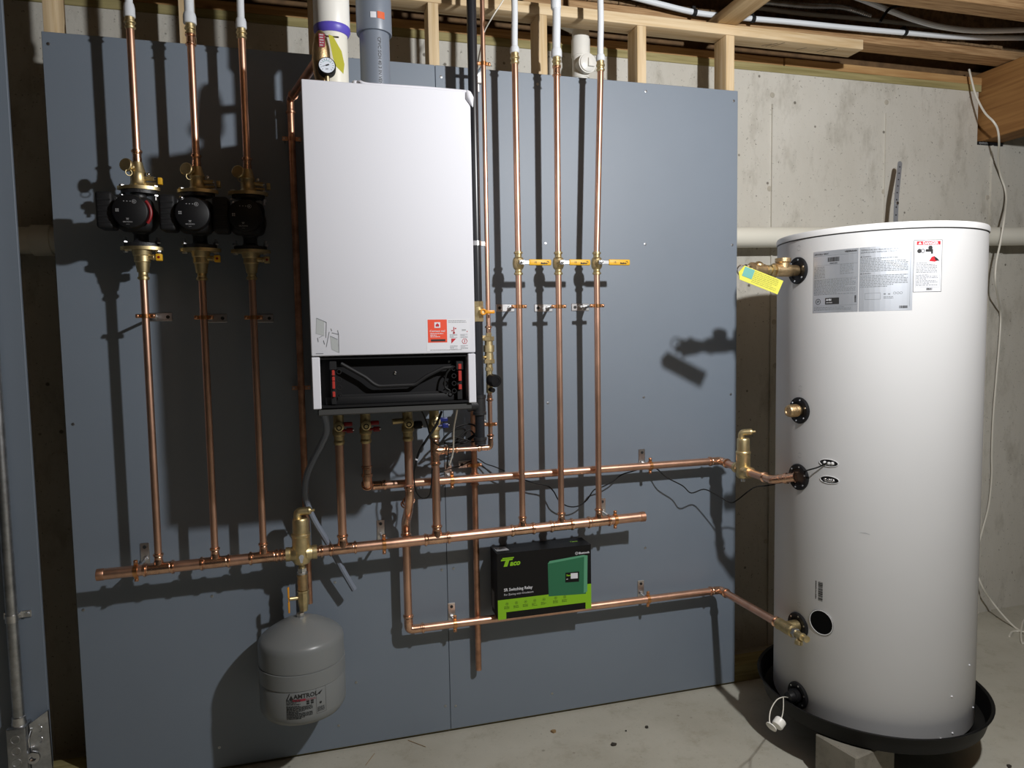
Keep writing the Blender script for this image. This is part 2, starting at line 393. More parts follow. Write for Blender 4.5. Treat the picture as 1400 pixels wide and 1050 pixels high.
def pipe_clamp(c, axis, r, plate_dir, label, side=None, wall=0., group=None, m=None, plate_len=.072):
    """bell-hanger: plate on the board, threaded rod, split ring with two screws round the pipe. axis 'z' or 'x'"""
    c = V(c); ax = V((0, 0, 1)) if axis == 'z' else V((1, 0, 0))
    t = thing('pipe_clamp', label, 'pipe clamp', (c.x, wall, c.z), group)
    pd = V(plate_dir); off = pd * .018
    pc = V((c.x, wall, c.z)) + off
    hw = plate_len / 2; pw = .014
    ext = V((abs(pd.x) * hw + (1 - abs(pd.x)) * pw, 0, abs(pd.z) * hw + (1 - abs(pd.z)) * pw))
    mb = MB(); mb.rbox(pc - ext - V((0, .0035, 0)), pc + ext, .0015, 1); plate = mb.build('plate', M_STEEL, t)
    mb = MB(); hc = pc + pd * hw * .62 - V((0, .0035, 0)); mb.cyl(hc, hc - V((0, .0012, 0)), .0058, 12); mb.build('screw_hole', M_INK, plate)
    rod0 = V((c.x, wall - .003, c.z)); back = V((c.x, c.y + r + .004, c.z))
    if rod0.y - back.y > .01:
        mb = MB(); mb.cyl(rod0, back, .0048, 10); mb.hexa(rod0, rod0 - V((0, .009, 0)), .0095)
        k = rod0.y - .012
        mb.build('threaded_rod', M_STEEL, t)
    mb = MB(); x, y, z = frame(ax)
    mb.lathe(c - ax * .006, ax, [(0, r + .0003), (0, r + .003), (.012, r + .003), (.012, r + .0003)], 22, caps=False)
    ear = V((1, 0, 0)) if axis == 'z' else V((0, 0, 1))
    for s in (-1, 1):
        e = c + ear * s * (r + .009); mb.rbox(e - ear * .008 * 1 - V((0, .0035, 0)) - ax * .006, e + ear * .008 + V((0, .0035, 0)) + ax * .006, .0015, 1)
    ring = mb.build('ring', m or M_COPCLAMP, t)
    for s in (-1, 1):
        mb = MB(); e = c + ear * s * (r + .0115); mb.lathe(e + V((0, -.0035, 0)), (0, -1, 0), [(0, .0042), (.003, .0042), (.0042, .002)], 10)
        mb.build('clamp_screw', M_COPDARK, ring)
    return t

RP = .0111; RH = .0175; RB = .0143
YP = -.125
# =================================================================== SETTING
ZF = -.012
mb = MB(); mb.box((-2.2, -4.2, ZF - .1), (5.8, .5, ZF)); floor = struct(mb.build('floor', M_FLOOR))
WY = .28
mb = MB()
mb.box((-2.2, WY, ZF), (3.975, .5, 2.64)); mb.box((3.975, WY, ZF), (4.16, .5, 2.385)); mb.box((4.16, WY + .012, ZF), (5.8, .5, 2.64)); mb.box((3.975, .42, 2.385), (4.16, .5, 2.64))
for px, pz in ((1055, 200), (1210, 200), (1354, 260)):       # raised form-joint fins in the cast face
    x = at(px, pz, WY).x
    mb.box((x - .003, WY - .009, ZF), (x + .003, WY + .01, 2.385 if px > 1300 else 2.5))
for x in (-.68, at(43, 550, WY).x, .60, 1.21, 1.83): mb.box((x - .004, WY - .004, ZF), (x + .004, WY + .01, 2.5))
wall = struct(mb.build('wall_back', M_CONC))
mb = MB()
for px, py in ((1052, 258), (1056, 130), (1208, 262), (1212, 140), (1350, 270), (1060, 500), (1058, 440), (1048, 655), (1047, 740)):
    p = at(px, py, WY); mb.lathe((p.x, WY + .001, p.z), (0, -1, 0), [(0, .013), (.003, .011), (.004, .005)], 10)
o = mb.build('tie_mark', mat('tie_grey', lin((178, 172, 158)), .9), wall, stuff=True)
# sill boards on top of the wall
t = thing('sill_plate', 'doubled sill boards, greenish below and orange above, on top of the concrete wall', 'sill plate', (1.0, WY, 2.64))
mb = MB(); mb.rbox((-2.2, WY - .004, 2.6405), (3.99, .42, 2.673), .002, 1); mb.build('treated_board', M_TREAT, t)
mb = MB(); mb.rbox((-2.2, WY + .004, 2.6735), (2.86, .42, 2.71), .002, 1); mb.build('upper_board', M_SILL2, t)
mb = MB(); mb.rbox((2.865, WY, 2.6735), (4.0, .42, 2.71), .002, 1); mb.build('upper_board', M_SILL2, t)
mb = MB(); mb.box((-2.2, .335, 2.711), (5.8, .37, 3.02)); struct(mb.build('trim_1', M_RIM))
# ceiling: floor boards above and the joists that carry them
mb = MB(); mb.box((-2.2, -4.2, 3.02), (5.8, .5, 3.04)); ceil = struct(mb.build('ceiling', M_SUB))
for y in (.165, -.25, -.655, -1.06, -1.465, -2.7, -3.1):
    mb = MB(); mb.rbox((-2.2, y - .045, 2.739), (5.8, y + .045, 2.777), .002, 1); j = mb.build('joist_flange', M_LVL, ceil)
    mb = MB(); mb.box((-2.2, y - .006, 2.776), (5.8, y + .006, 2.985))
    mb.build('joist_web', M_OSB, j)
    mb = MB(); mb.rbox((-2.2, y - .045, 2.983), (5.8, y + .045, 3.019), .002, 1); mb.build('top_flange', M_LVL, j)
# ragged board strip that shows over the flange of the first joist
mb = MB(); rn = random.Random(3); x = 1.3
while x < 3.9:
    L = rn.uniform(.03, .09); mb.box((x, .112, 2.777), (x + L - .004, .158, 2.777 + rn.uniform(.008, .022))); x += L
mb.build('strand_board_edge', M_OSB, ceil, stuff=True)
# partition framing behind the grey boards
fr = thing('wall_frame', 'pale pine stud framing that carries the grey backing boards', 'wall framing', (1.2, .057, ZF))
SX = [at(992.8, 90, .013).x, at(871.4, 80, .013).x, at(735, 60, .013).x, at(586, 60, .013).x, at(421, 30, .013).x, at(244, 20, .013).x, at(58, 20, .013).x, -.32, -.72]
for x in SX:
    mb = MB(); mb.rbox((x, .013, .0645), (x + .038, .102, 2.659), .0025, 2); mb.build('stud', M_STUD, fr)
mb = MB(); mb.rbox((-2.1, .013, 2.6595), (3.05, .102, 2.7), .003, 2); tp = mb.build('top_plate', M_PLATE, fr)
ik = Ink(plane_fn((2.6, .05, 2.6593), (1, 0, 0), (0, -1, 0)))
for k, u in enumerate((0, .02, .045, .17, .27, .30)): ik.line(u, -.028, u + .03, .0 + .012 * (k % 3), .004, .0003)
ik.done('grade_stamp', mat('stamp_ink', lin((120, 104, 84)), .8), tp)
for z0, z1, nm in ((ZF + .0003, .026, 'bottom_plate'), (.0265, .064, 'bottom_plate')):
    mb = MB(); mb.rbox((-2.1, .013, z0), (2.75, .102, z1), .002, 1); mb.build(nm, M_TREAT, fr)
mb = MB(); mb.rbox((2.355, -.46, 2.7005), (2.444, .10, 2.7385), .003, 2)
tag(mb.build('blocking_board', M_BRACE, origin=(2.4, -.2, 2.7)), 'short flat pine board running from the stud wall top out under the ceiling joists', 'wood board')
# timber beam in its wall pocket
t = thing('ceiling_beam', 'brown engineered timber beam coming out of the concrete wall at upper right', 'beam', (4.06, .1, 2.40))
mb = MB(); mb.rbox((3.993, -1.9, 2.402), (4.13, .41, 2.735), .003, 1); mb.build('beam_body', M_BEAM, t)
mb = MB(); mb.box((3.978, WY - .004, 2.3855), (4.135, .41, 2.4015)); pl = mb.build('bearing_plate', M_BLACKM, t, label='black membrane strip under the beam end with white lettering')
ik = Ink(plane_fn((3.982, WY - .0042, 2.387), (1, 0, 0), (0, 0, 1))); ik.text('system', .021, 0, .002, .0003); ik.done('lettering', M_INKL, pl)

# =================================================================== GREY BACKING BOARDS
def board(x0, x1, z0, z1, label, screws):
    t = thing('backing_board', label, 'backing board', ((x0 + x1) / 2, 0, z0), 'grey painted backing boards')
    mb = MB(); mb.rbox((x0, 0, z0), (x1, .0127, z1), .0012, 1); s = mb.build('sheet', M_PANEL, t)
    for px, py in screws:
        p = at(px, py, 0)
        mb = MB(); mb.lathe((p.x, -.0001, p.z), (0, -1, 0), [(0, .0052), (.0008, .005), (.0012, .003)], 10); mb.box((p.x - .003, -.0016, p.z - .0007), (p.x + .003, -.001, p.z + .0007)); mb.build('screw', M_GALV, t)
    return t
board(0, 1.2195, 0, 2.44, 'grey painted board behind the pumps and the expansion tank, left of the middle seam', [(66, 60), (100, 580), (114, 834), (290, 815), (458, 796), (604, 779), (609, 965), (463, 992), (300, 1022), (487, 933)])
board(1.2212, 2.44, 0, 2.44, 'grey painted board behind the three yellow-handled valves, right of the middle seam', [(603, 105), (643, 105), (735, 115), (883, 125), (1003, 138), (746, 333), (882, 334), (1001, 335), (749, 551), (880, 543), (999, 539), (882, 749), (620, 777), (623, 965), (755, 948), (990, 750)])
board(-1.32, -.1, -.008, 2.72, 'grey painted board at the far left edge carrying the metal conduit', [])

# =================================================================== DRAIN LINES BEHIND THE BOARDS
t = thing('drain_pipe', 'long horizontal white plastic drain pipe strapped along the concrete wall', 'drain pipe', (2, .19, 1.87))
zz = lambda x: 1.8265 + .0236 * (x + .11)
A_ = V((-1.6, .19, zz(-1.6))); B_ = V((5.3, .19, zz(5.3)))
pipe(t, A_, B_, .0445, m=M_PVCT, seg=28)
c0 = at(46, 330, .19).x; c1 = at(73, 330, .19).x
mb = MB(); d = (B_ - A_).normalized(); mb.lathe(V((c0, .19, zz(c0))), d, [(0, .0452), (0, .051), (.002, .0515), (c1 - c0 - .002, .0515), (c1 - c0, .051), (c1 - c0, .0452)], 28); mb.build('coupling', M_PVCT, t)
t = thing('cleanout_pipe', 'white plastic drain riser with a round cleanout plug showing above the grey board', 'drain pipe', (1.9, .19, 2.0))
q = at(794, 80, .19); X_, Z_ = q.x, q.z
pipe(t, (X_, .19, 1.98), (X_, .19, at(794, 55, .19).z), .030, m=M_PVCW)
mb = MB(); mb.cyl((X_, .19, at(794, 108, .19).z), (X_, .19, at(794, 72, .19).z), .0345, 24); pz = at(799, 86, .14)
mb.lathe((X_, .19, pz.z), (.08, -1, -.05), [(0, .031), (.045, .033), (.046, .038), (.062, .038)], 24); mb.build('wye', M_PVCW, t)
mb = MB(); dd = V((.08, -1, -.05)).normalized(); pc = V((X_, .19, pz.z)) + dd * .062; mb.lathe(pc, dd, [(0, .034), (.006, .034), (.008, .031)], 24)
sx = V((0, 0, 1)).cross(dd); R3 = Matrix((sx, -dd, V((0, 0, 1)))).transposed()
mb.box(pc + dd * .012 - V((.003, .005, .016)), pc + dd * .012 + V((.003, .005, .016)), R3); mb.box(pc + dd * .012 + V((0, -.005, -.016)), pc + dd * .012 + V((.022, .005, -.010)), R3)
mb.build('cleanout_plug', M_PVCW, t)
mb = MB(); mb.cyl((X_, .19, at(794, 78, .19).z), (X_, .19, at(794, 55, .19).z), .0375, 24); mb.build('coupling', M_PVCW, t)
top = V((X_, .19, at(794, 55, .19).z)); mb = MB(); mb.tube(fillet([top, top + V((0, 0, .05)), top + V((-.10, .03, .10))], .05), .0345, 20); mb.build('elbow', M_PVCW, t)

# =================================================================== CEILING TUBING
def px_path(pts, y=None):
    return [at(p[0], p[1], p[2] if len(p) > 2 else y) for p in pts]
def flextube(name, pts, r, m, label, cat, n=6, group=None, parts=None, seg=10):
    P = smooth(pts, n); mb = MB(); mb.tube(P, r, seg)
    if parts:
        t = thing(name, label, cat, P[0], group); mb.build('tube', m, t); return t, P
    return tag(mb.build(name, m, origin=P[0]), label, cat, group), P
YC = .075
t, P = flextube('plastic_tube', px_path([(780, -25, .06), (850, -8, .06), (900, 5, .07), (950, 17, .075), (1000, 23, YC), (1080, 30, YC), (1160, 38, YC), (1240, 45, YC), (1320, 51, YC), (1420, 52, .07)]), .011, M_PEX, 'white heating tube lying along the ceiling joist, the lower one with black clips', 'plastic tube', parts=True)
for px, py in ((949, 17), (1029, 26), (1237, 44)):
    c = at(px, py, YC); mb = MB(); mb.lathe(c - V((.008, 0, 0)), (1, 0, -.05), [(0, .012), (0, .0145), (.016, .0145), (.016, .012)], 14); mb.box(c + V((-.007, .0, .008)), c + V((.007, .02, .026))); mb.build('clip', M_BLACKM, t)
flextube('plastic_tube', px_path([(1120, -22, .05), (1180, 0, .05), (1215, 14, .045), (1250, 27, .04), (1290, 37, .03), (1340, 42, .02), (1430, 40, .0)]), .0115, M_PEX, 'white heating tube at the top right corner crossing in front of the other one', 'plastic tube')
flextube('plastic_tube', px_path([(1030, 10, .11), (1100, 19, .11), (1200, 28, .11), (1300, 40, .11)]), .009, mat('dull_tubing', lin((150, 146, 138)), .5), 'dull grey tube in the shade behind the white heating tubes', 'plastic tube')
P = smooth(px_path([(1040, 2, .10), (1100, 8, .10), (1150, 10, .10), (1190, 22, .11)]), 30); mb = MB(); mb.tube(P, [.011 + .0018 * (k % 2) for k in range(len(P))], 12)
tag(mb.build('flexible_conduit', M_GALV, origin=P[0]), 'ribbed flexible metal conduit in the dark space above the joist flange', 'conduit')
o, P = flextube('black_cable', px_path([(1252, 4, .03), (1225, 9, .03), (1214, 14, .03), (1203, 30, .03)]), .006, M_RUBBER, 'black strap hanging around the tubes near the ceiling at upper right', 'strap')

# =================================================================== TUBES + COPPER RISERS WITH PUMPS (left)
def adapter(parent, x, y, zt, zb, r, rw, zs):
    """brass transition with crimped white sleeve above"""
    mb = MB(); h = zt - zb
    mb.lathe((x, y, zb), (0, 0, 1), [(0, rw + .001), (h * .12, rw + .004), (h * .2, rw + .004), (h * .26, rw + .0015), (h * .42, rw + .0015), (h * .5, rw + .0048), (h * .62, rw + .0048), (h * .68, rw + .002), (h, rw + .002)], 20)
    mb.build('brass_adapter', M_BRASS, parent)
    mb = MB(); h = zs - zt; mb.lathe((x, y, zt - .002), (0, 0, 1), [(0, r + .003), (.002, r + .005), (h * .7, r + .0048), (h, r + .0022)], 20); mb.build('crimp_sleeve', M_PEX, parent)

def riser_top(px_top, px_ref, y_br0, y_br1, y_s, y_end, big, label, labt, group, xfix=None):
    x = xfix if xfix is not None else at(*px_ref, YP).x
    r = .0143 if big else .0111
    zt = at(px_top[0], y_br0, YP).z; zb = at(px_top[0], y_br1, YP).z; zs = at(px_top[0], y_s, YP).z
    t = thing('plastic_tube', labt, 'plastic tube', (x, YP, zt), group[0])
    mb = MB(); P = smooth([(x, YP, zt + .005), (x, YP, zs + .02), (x + .001, YP, zs + .15), (x - .003, YP + .008, 2.9)], 6); mb.tube(P, r, 16); mb.build('tube', M_PEX, t)
    return x, zt, zb, zs, r, t

def oval(mb, c, hx, hy, t0, t1, n=40, p=1.7):
    vs = []
    for zz_ in (t0, t1):
        for k in range(n):
            a = 2 * PI * k / n; ca, sa = math.cos(a), math.sin(a)
            vs.append(V(c) + V((hx * math.copysign(abs(ca) ** (2 / p), ca), hy * math.copysign(abs(sa) ** (2 / p), sa), zz_)))
    mb.add(vs, [tuple(reversed(range(n))), tuple(range(n, 2 * n))] + [(i, (i + 1) % n, n + (i + 1) % n, n + i) for i in range(n)])

PGRP = 'circulator pumps on the left board'
def pump_stack(k, pxs, labs):
    (ux, uy), (lx, ly), (prx, pry) = pxs['up'], pxs['low'], pxs['ref']
    x = at(prx, pry, YP).x; zu = at(ux, uy, YP).z; zl = at(lx, ly, YP).z
    L = labs
    # ---- plastic tube and upper copper
    s = pxs['br']
    x2, zt, zb, zs, r, tt = riser_top(pxs['top'], pxs['ref'], s[0], s[1], s[2], 0, pxs['big'], '', L['tube'], ('white tubes above the pumps',), xfix=x)
    adapter(tt, x, YP, zt, zb, r, .0111, zs)
    if pxs['big']: coupling(tt, (x, YP, zb - .014), (0, 0, 1), .0111, .018, 'reducer')
    t = thing('copper_pipe', L['upper'], 'copper pipe', (x, YP, zu + .1), 'copper risers above the pumps')
    zc = at(ux, pxs['coup'], YP).z
    pipe(t, (x, YP, zc), (x, YP, zb + .004), RP)
    mb = MB(); socket(mb, (x, YP, zc - .006), (0, 0, 1), RP, .026); mb.cyl((x, YP, zc - .024), (x, YP, zc - .005), RP + .002); mb.build('fitting', M_COPFIT, t)
    # ---- upper flange valve
    t = thing('flange_valve', L['uvalve'], 'isolation valve', (x, YP, zu), 'brass isolation flanges above the pumps')
    mb = MB(); h = zc - .018 - zu
    oval(mb, (x, YP, zu), .060, .034, -.005, .005)
    mb.lathe((x, YP, zu), (0, 0, 1), [(.004, .030), (h * .12, .026), (h * .2, .022), (h * .55, .021), (h * .6, .023), (h * .78, .018), (h, .0145)], 24); body = mb.build('valve_body', M_BRASS, t)
    kn = V((x - .022, YP - .020, zu + h * .80)); mb = MB(); mb.cyl((x, YP, zu + h * .72), kn + V((.004, .004, 0)), .010, 14)
    kd = V((-.35, -1, .1)).normalized(); mb.lathe(kn, kd, [(0, .015), (.004, .0195), (.012, .0195), (.014, .017), (.0142, .004)], 24); dc = mb.build('drain_cap', M_BRASS, t)
    mb = MB(); mb.torus(kn + V((.004, -.012, -.022)), (.6, -1, 0), .009, .0012, 16, 6); mb.build('cap_strap', M_BRASSD, dc)
    mb = MB(); mb.cyl((x + .015, YP - .004, zu + .030), (x + .044, YP - .004, zu + .030), .007, 12); mb.hexa((x + .036, YP - .004, zu + .030), (x + .046, YP - .004, zu + .030), .0075)
    mb.cyl((x + .015, YP - .004, zu + .016), (x + .05, YP - .006, zu + .015), .0042, 10); mb.build('stem', M_BRASSD, t)
    mb = MB(); mb.cyl((x + .045, YP - .004, zu + .030), (x + .051, YP - .004, zu + .030), .0055, 10); mb.ball((x + .032, YP - .012, zu + .042), .006); mb.build('stem_nut', M_CHROME, t)
    mb = MB(); mb.rbox((x + .056, YP - .012, zu + .013), (x + .068, YP + .004, zu + .034), .002); mb.build('lever_cap', M_YEL if k == 0 else M_BRASSD, t)
    # ---- lower flange valve
    t2 = thing('flange_valve', L['lvalve'], 'isolation valve', (x, YP, zl), 'brass isolation flanges below the pumps')
    mb = MB(); oval(mb, (x, YP, zl), .060, .034, -.005, .005)
    zbot = at(lx, pxs['lbot'], YP).z; h = zl - zbot
    mb.lathe((x, YP, zl), (0, 0, -1), [(.004, .029), (h * .22, .026), (h * .24, .024), (h * .42, .0235), (h * .44, .021), (h * .75, .0165)], 24)
    socket(mb, (x, YP, zl - h * .70), (0, 0, -1), RP + .001, h * .30); mb.build('valve_body', M_BRASS, t2)
    mb = MB(); mb.cyl((x + .015, YP - .006, zl - .026), (x + .042, YP - .010, zl - .027), .008, 12); mb.torus((x + .034, YP - .009, zl - .027), (1, 0, 0), .008, .0018, 16, 6); mb.build('stem', M_BRASSD, t2)
    mb = MB(); mb.rbox((x + .040, YP - .018, zl - .038), (x + .058, YP + .0, zl - .016), .003); lc = mb.build('lever_cap', M_YEL if k < 2 else M_BRASSD, t2)
    mb = MB(); mb.lathe((x + .049, YP - .0178, zl - .027), (0, -1, 0), [(0, .004), (.001, .004)], 10); mb.build('cap_screw', M_DRED, lc)
    # ---- pump
    t = thing('circulator_pump', L['pump'], 'pump', (x, YP, zl + .006), PGRP)
    zm = (zu + zl) / 2 + .004
    mb = MB(); oval(mb, (x, YP, zu - .0105), .050, .032, -.0055, .0052); oval(mb, (x, YP, zl + .0105), .050, .032, -.0052, .0055)
    mb.lathe((x, YP, zl + .012), (0, 0, 1), [(0, .030), (.012, .021), (.03, .021), (.045, .032), (zm - zl - .012, .045), (zu - zl - .06, .032), (zu - zl - .045, .021), (zu - zl - .034, .021), (zu - zl - .022, .030)], 26)
    mb.lathe((x, YP + .035, zm), (0, -1, 0), [(0, .035), (.01, .050), (.05, .052), (.062, .050)], 28); mb.build('pump_body', M_CHAR, t)
    mb = MB(); mb.rbox((x - .050, YP - .085, zm - .052), (x + .050, YP - .024, zm + .050), .022, 4); mh = mb.build('motor_housing', M_BLACKM, t)
    if k == 0:
        mb = MB(); mb.torus((x + .0015, YP - .096, zm), (0, 1, 0), .0485, .0045, 26, 8, PI - .75, PI + .7); mb.build('red_collar', M_DRED, mh)
    fy = YP - .118; fc = V((x - .002, fy, zm))
    mb = MB(); mb.lathe((fc.x, YP - .08, zm), (0, -1, 0), [(0, .047), (.030, .0485), (.036, .047), (.038, .044)], 36); hd = mb.build('control_head', M_BLACK, t)
    ik = Ink(plane_fn(fc + V((0, -.0003, 0)), (1, 0, 0), (0, 0, 1)))
    ik.ring(.013, .027, .0058, .0012); ik.rect(.0118, .0245, .0142, .0295); ik.rect(.0085, .0262, .0105, .0278)
    for i in range(3): ik.rect(-.016 + i * .0085, .0265, -.0125 + i * .0085, .0285)
    for i in range(2):
        for j in range(2): ik.rect(-.037 + i * .005, -.003 + j * .005, -.0335 + i * .005, .0005 + j * .005)
    ik.line(-.0095, -.022, -.0035, -.0265, .0012); ik.line(-.0035, -.022, -.0095, -.0265, .0012); ik.line(-.0105, -.0215, -.0025, -.0215, .0012)
    ik.text('GRUNDFOS', .0048, -.0065, -.0335, align='CENTER', bold=.0001); ik.text('ALPHA', .0028, -.0065, -.0395, align='CENTER')
    ik.done('face_print', mat('grey_white_print', lin((150, 150, 152)), .5) if k == 0 else MATS['grey_white_print'], hd)
    mb = MB(); mb.rbox((x - .0965, YP - .100, zm - .048), (x - .0505, YP - .030, zm + .058), .009, 3)
    for i in range(5): mb.box((x - .090, YP - .1015, zm - .032 + i * .016), (x - .056, YP - .099, zm - .028 + i * .016))
    mb.build('control_box', M_BLACKM, t)
    for sx_ in (-1, 1):
        for (zf, sg) in ((zu, 1), (zl, -1)):
            bx = x + sx_ * .046
            mb = MB(); mb.hexa((bx, YP, zf + sg * .005), (bx, YP, zf + sg * .0115), .0085); mb.cyl((bx, YP, zf - sg * .034), (bx, YP, zf + sg * .006), .0042, 10); mb.hexa((bx, YP, zf - sg * .0165), (bx, YP, zf - sg * .024), .0088); mb.build('flange_bolt', M_STEEL, t)
    # ---- lower copper riser
    t = thing('copper_pipe', L['lower'], 'copper pipe', (x, YP, .8), 'copper risers between pumps and header')
    pipe(t, (x, YP, hz(x) + .042), (x, YP, zbot + .004), RP)
    cl = at(*pxs['clamp'], YP)
    pipe_clamp((x, YP, cl.z), 'z', RP, (1, 0, 0), L['clamp'], group='pipe clamps on the pump risers')
    return x

H0 = at(133, 786, YP); H1 = at(881, 706, YP)
def hz(x): return H0.z + (H1.z - H0.z) * (x - H0.x) / (H1.x - H0.x)
ordn = ['leftmost', 'middle', 'rightmost']
PX = [dict(up=(190, 258), low=(194, 340), ref=(199, 432), top=(176, 0), br=(23, 40, 4), coup=214, lbot=383, clamp=(199, 432), big=False),
      dict(up=(266, 262), low=(274, 342), ref=(279, 440), top=(257, 0), br=(32, 48, 17), coup=220, lbot=384, clamp=(279, 434), big=True),
      dict(up=(338, 265), low=(346, 344), ref=(347, 440), top=(323, 0), br=(38, 53, 24), coup=224, lbot=383, clamp=(347, 434), big=False)]
DESC = [('leftmost circulator pump, the one with a dark red collar beside its black face', 'leftmost'), ('black circulator pump in the middle of the row of three', 'middle'), ('rightmost black circulator pump, in the shadow of the boiler', 'rightmost')]
XL = []
for k in range(3):
    n = DESC[k][1]
    XL.append(pump_stack(k, PX[k], dict(tube='white plastic tube entering the top of the %s pump riser' % n, upper='copper pipe above the %s circulator pump' % n,
        uvalve='brass isolation flange with round cap on top of the %s pump' % n, lvalve='brass isolation flange under the %s pump' % n,
        pump=DESC[k][0], lower='vertical copper pipe between the %s pump and the header' % n, clamp='copper pipe clamp holding the riser below the %s pump' % n)))

# =================================================================== HEADER
t = thing('copper_header', 'thick horizontal copper header joining all the vertical pipes', 'copper pipe', ((H0.x + H1.x) / 2, YP, hz(1)))
XS = at(412, 750, YP).x
XR = [at(711, 500, YP).x, at(765, 500, YP).x, at(817, 500, YP).x]
XB = [.8445, .9325, 1.0745, 1.1665]
hp = lambda x: V((x, YP, hz(x)))
hd_ = (H1 - H0).normalized()
pipe(t, hp(H0.x), hp(XS - .044), RH); pipe(t, hp(XS + .044), hp(H1.x), RH)
mb = MB(); mb.lathe(hp(H0.x), hd_, [(-.001, RH - .003), (-.001, RH + .0012), (.018, RH + .0012), (.020, RH)], 22); mb.lathe(hp(H1.x - .02), hd_, [(0, RH), (.002, RH + .0015), (.02, RH + .0015), (.0205, RH - .003)], 22); mb.build('end_collar', M_COPDARK, t)
for x in XL + [XB[0], XB[3]] + XR:
    big = x in XB
    tee(t, hp(x), hd_, (0, 0, 1), RH, RB if big else RP, L=.046)
for px, py in ((186, 779), (525, 742), (841, 709)):
    x = at(px, py, YP).x
    lab = {186: 'copper clamp at the left end of the header near the open pipe end', 525: 'copper clamp holding the header below the boiler', 841: 'copper clamp at the right end of the header past the last valve riser'}[px]
    pipe_clamp(hp(x), 'x', RH, (0, 0, 1), lab, group='pipe clamps on the header')

# =================================================================== RIGHT-HAND RISERS WITH YELLOW BALL VALVES
RV = [dict(br=(72, 88, 63), top=704, big=False, lx=(723, 753.5), cl=(711, 419)), dict(br=(78, 92, 66), top=761, big=True, lx=(778, 807), cl=(764, 419)), dict(br=(83, 98, 74), top=821, big=False, lx=(832, 861), cl=(816, 418))]
rn_ = ['first (left)', 'second (middle)', 'third (right)']
for k, R_ in enumerate(RV):
    xm = XR[k]; x = at(R_['top'], 90, YP).x; r = .0143 if R_['big'] else .0111; w_ = ['left', 'middle', 'right'][k]
    zt, zb, zs = (at(R_['top'], q, YP).z for q in R_['br'])
    t = thing('plastic_tube', 'white plastic tube above the %s of the three yellow-handled valves' % w_, 'plastic tube', (x, YP, zt), 'white tubes above the ball valves')
    mb = MB(); mb.tube(smooth([(x, YP, zt + .004), (x, YP, zs + .03), (x + .002, YP, zs + .16), (x - .004, YP + .006, 2.9)], 6), r, 16); mb.build('tube', M_PEX, t)
    adapter(t, x, YP, zt, zb, r, .0111, zs)
    if R_['big']:
        coupling(t, (x, YP, zb - .014), (0, 0, 1), .0111, .018, 'reducer')
        mb = MB(); z9 = at(761, 5, YP).z; mb.lathe((x, YP, z9 - .02), (0, 0, 1), [(0, r + .001), (.006, r + .004), (.05, r + .004), (.056, r + .001)], 18); mb.build('crimp_sleeve', M_PEX, t)
    zv = at(R_['lx'][0], 358.6, YP - .04).z; xv0 = x; 
    t = thing('copper_pipe', 'long copper riser holding the %s of the three yellow-handled valves' % w_, 'copper pipe', (x, YP, .85), 'copper risers on the right board')
    pipe(t, (xm, YP, zv + .026), (x, YP, zb + .004), RP); x = xm; pipe(t, (x, YP, hz(x) + .042), (x, YP, zv - .026), RP)
    # ball valve
    t = thing('ball_valve', '%s brass ball valve with a yellow lever' % w_, 'valve', (x, YP, zv), 'brass ball valves with yellow levers')
    mb = MB(); socket(mb, (x, YP, zv + .016), (0, 0, 1), RP, .026); socket(mb, (x, YP, zv - .016), (0, 0, -1), RP, .026)
    mb.lathe((x, YP, zv), (0, 0, 1), [(-.022, .013), (-.019, .0165), (-.012, .0195), (0, .021), (.012, .0195), (.019, .0165), (.022, .013)], 22)
    mb.lathe((x, YP, zv), (0, -1, 0), [(0, .014), (.022, .0125), (.024, .009), (.034, .009)], 16); mb.build('valve_body', M_BRASS, t)
    yl = YP - .040
    mb = MB(); mb.hexa((x, yl + .006, zv), (x, yl - .006, zv), .0085); mb.lathe((x, yl - .006, zv), (0, -1, 0), [(0, .005), (.004, .005), (.005, .003)], 10)
    xa = at(R_['lx'][0], 358.6, yl).x; xb = at(R_['lx'][1], 358.6, yl).x
    mb.rbox((x - .008, yl - .0015, zv - .008), (x + .012, yl + .0015, zv + .008), .001, 1); mb.rbox((x + .010, yl - .0015, zv - .0065), (xa + .01, yl + .0015, zv + .0065), .0008, 1); mb.build('lever', M_STEEL, t)
    mb = MB(); mb.rbox((xa, yl - .004, zv - .0105), (xb, yl + .004, zv + .0105), .0045, 3); g = mb.build('lever_grip', M_YEL, t)
    ik = Ink(plane_fn((xa, yl - .0042, zv - .0105), (1, 0, 0), (0, 0, 1)))
    W_ = xb - xa; ik.text('15', .010, W_ * .22, .007); ik.text('Boshart', .0075, W_ * .52, .005, shear=.2, bold=.0006); ik.ring(W_ * .83, .011, .0045, .0018, a0=-.8, a1=2.6)
    ik.done('grip_print', M_INK, g)
    pipe_clamp((x, YP, at(*R_['cl'], YP).z), 'z', RP, (-1, 0, 0), 'copper clamp on a white plate under the %s yellow-handled valve' % w_, group='pipe clamps on the valve risers')

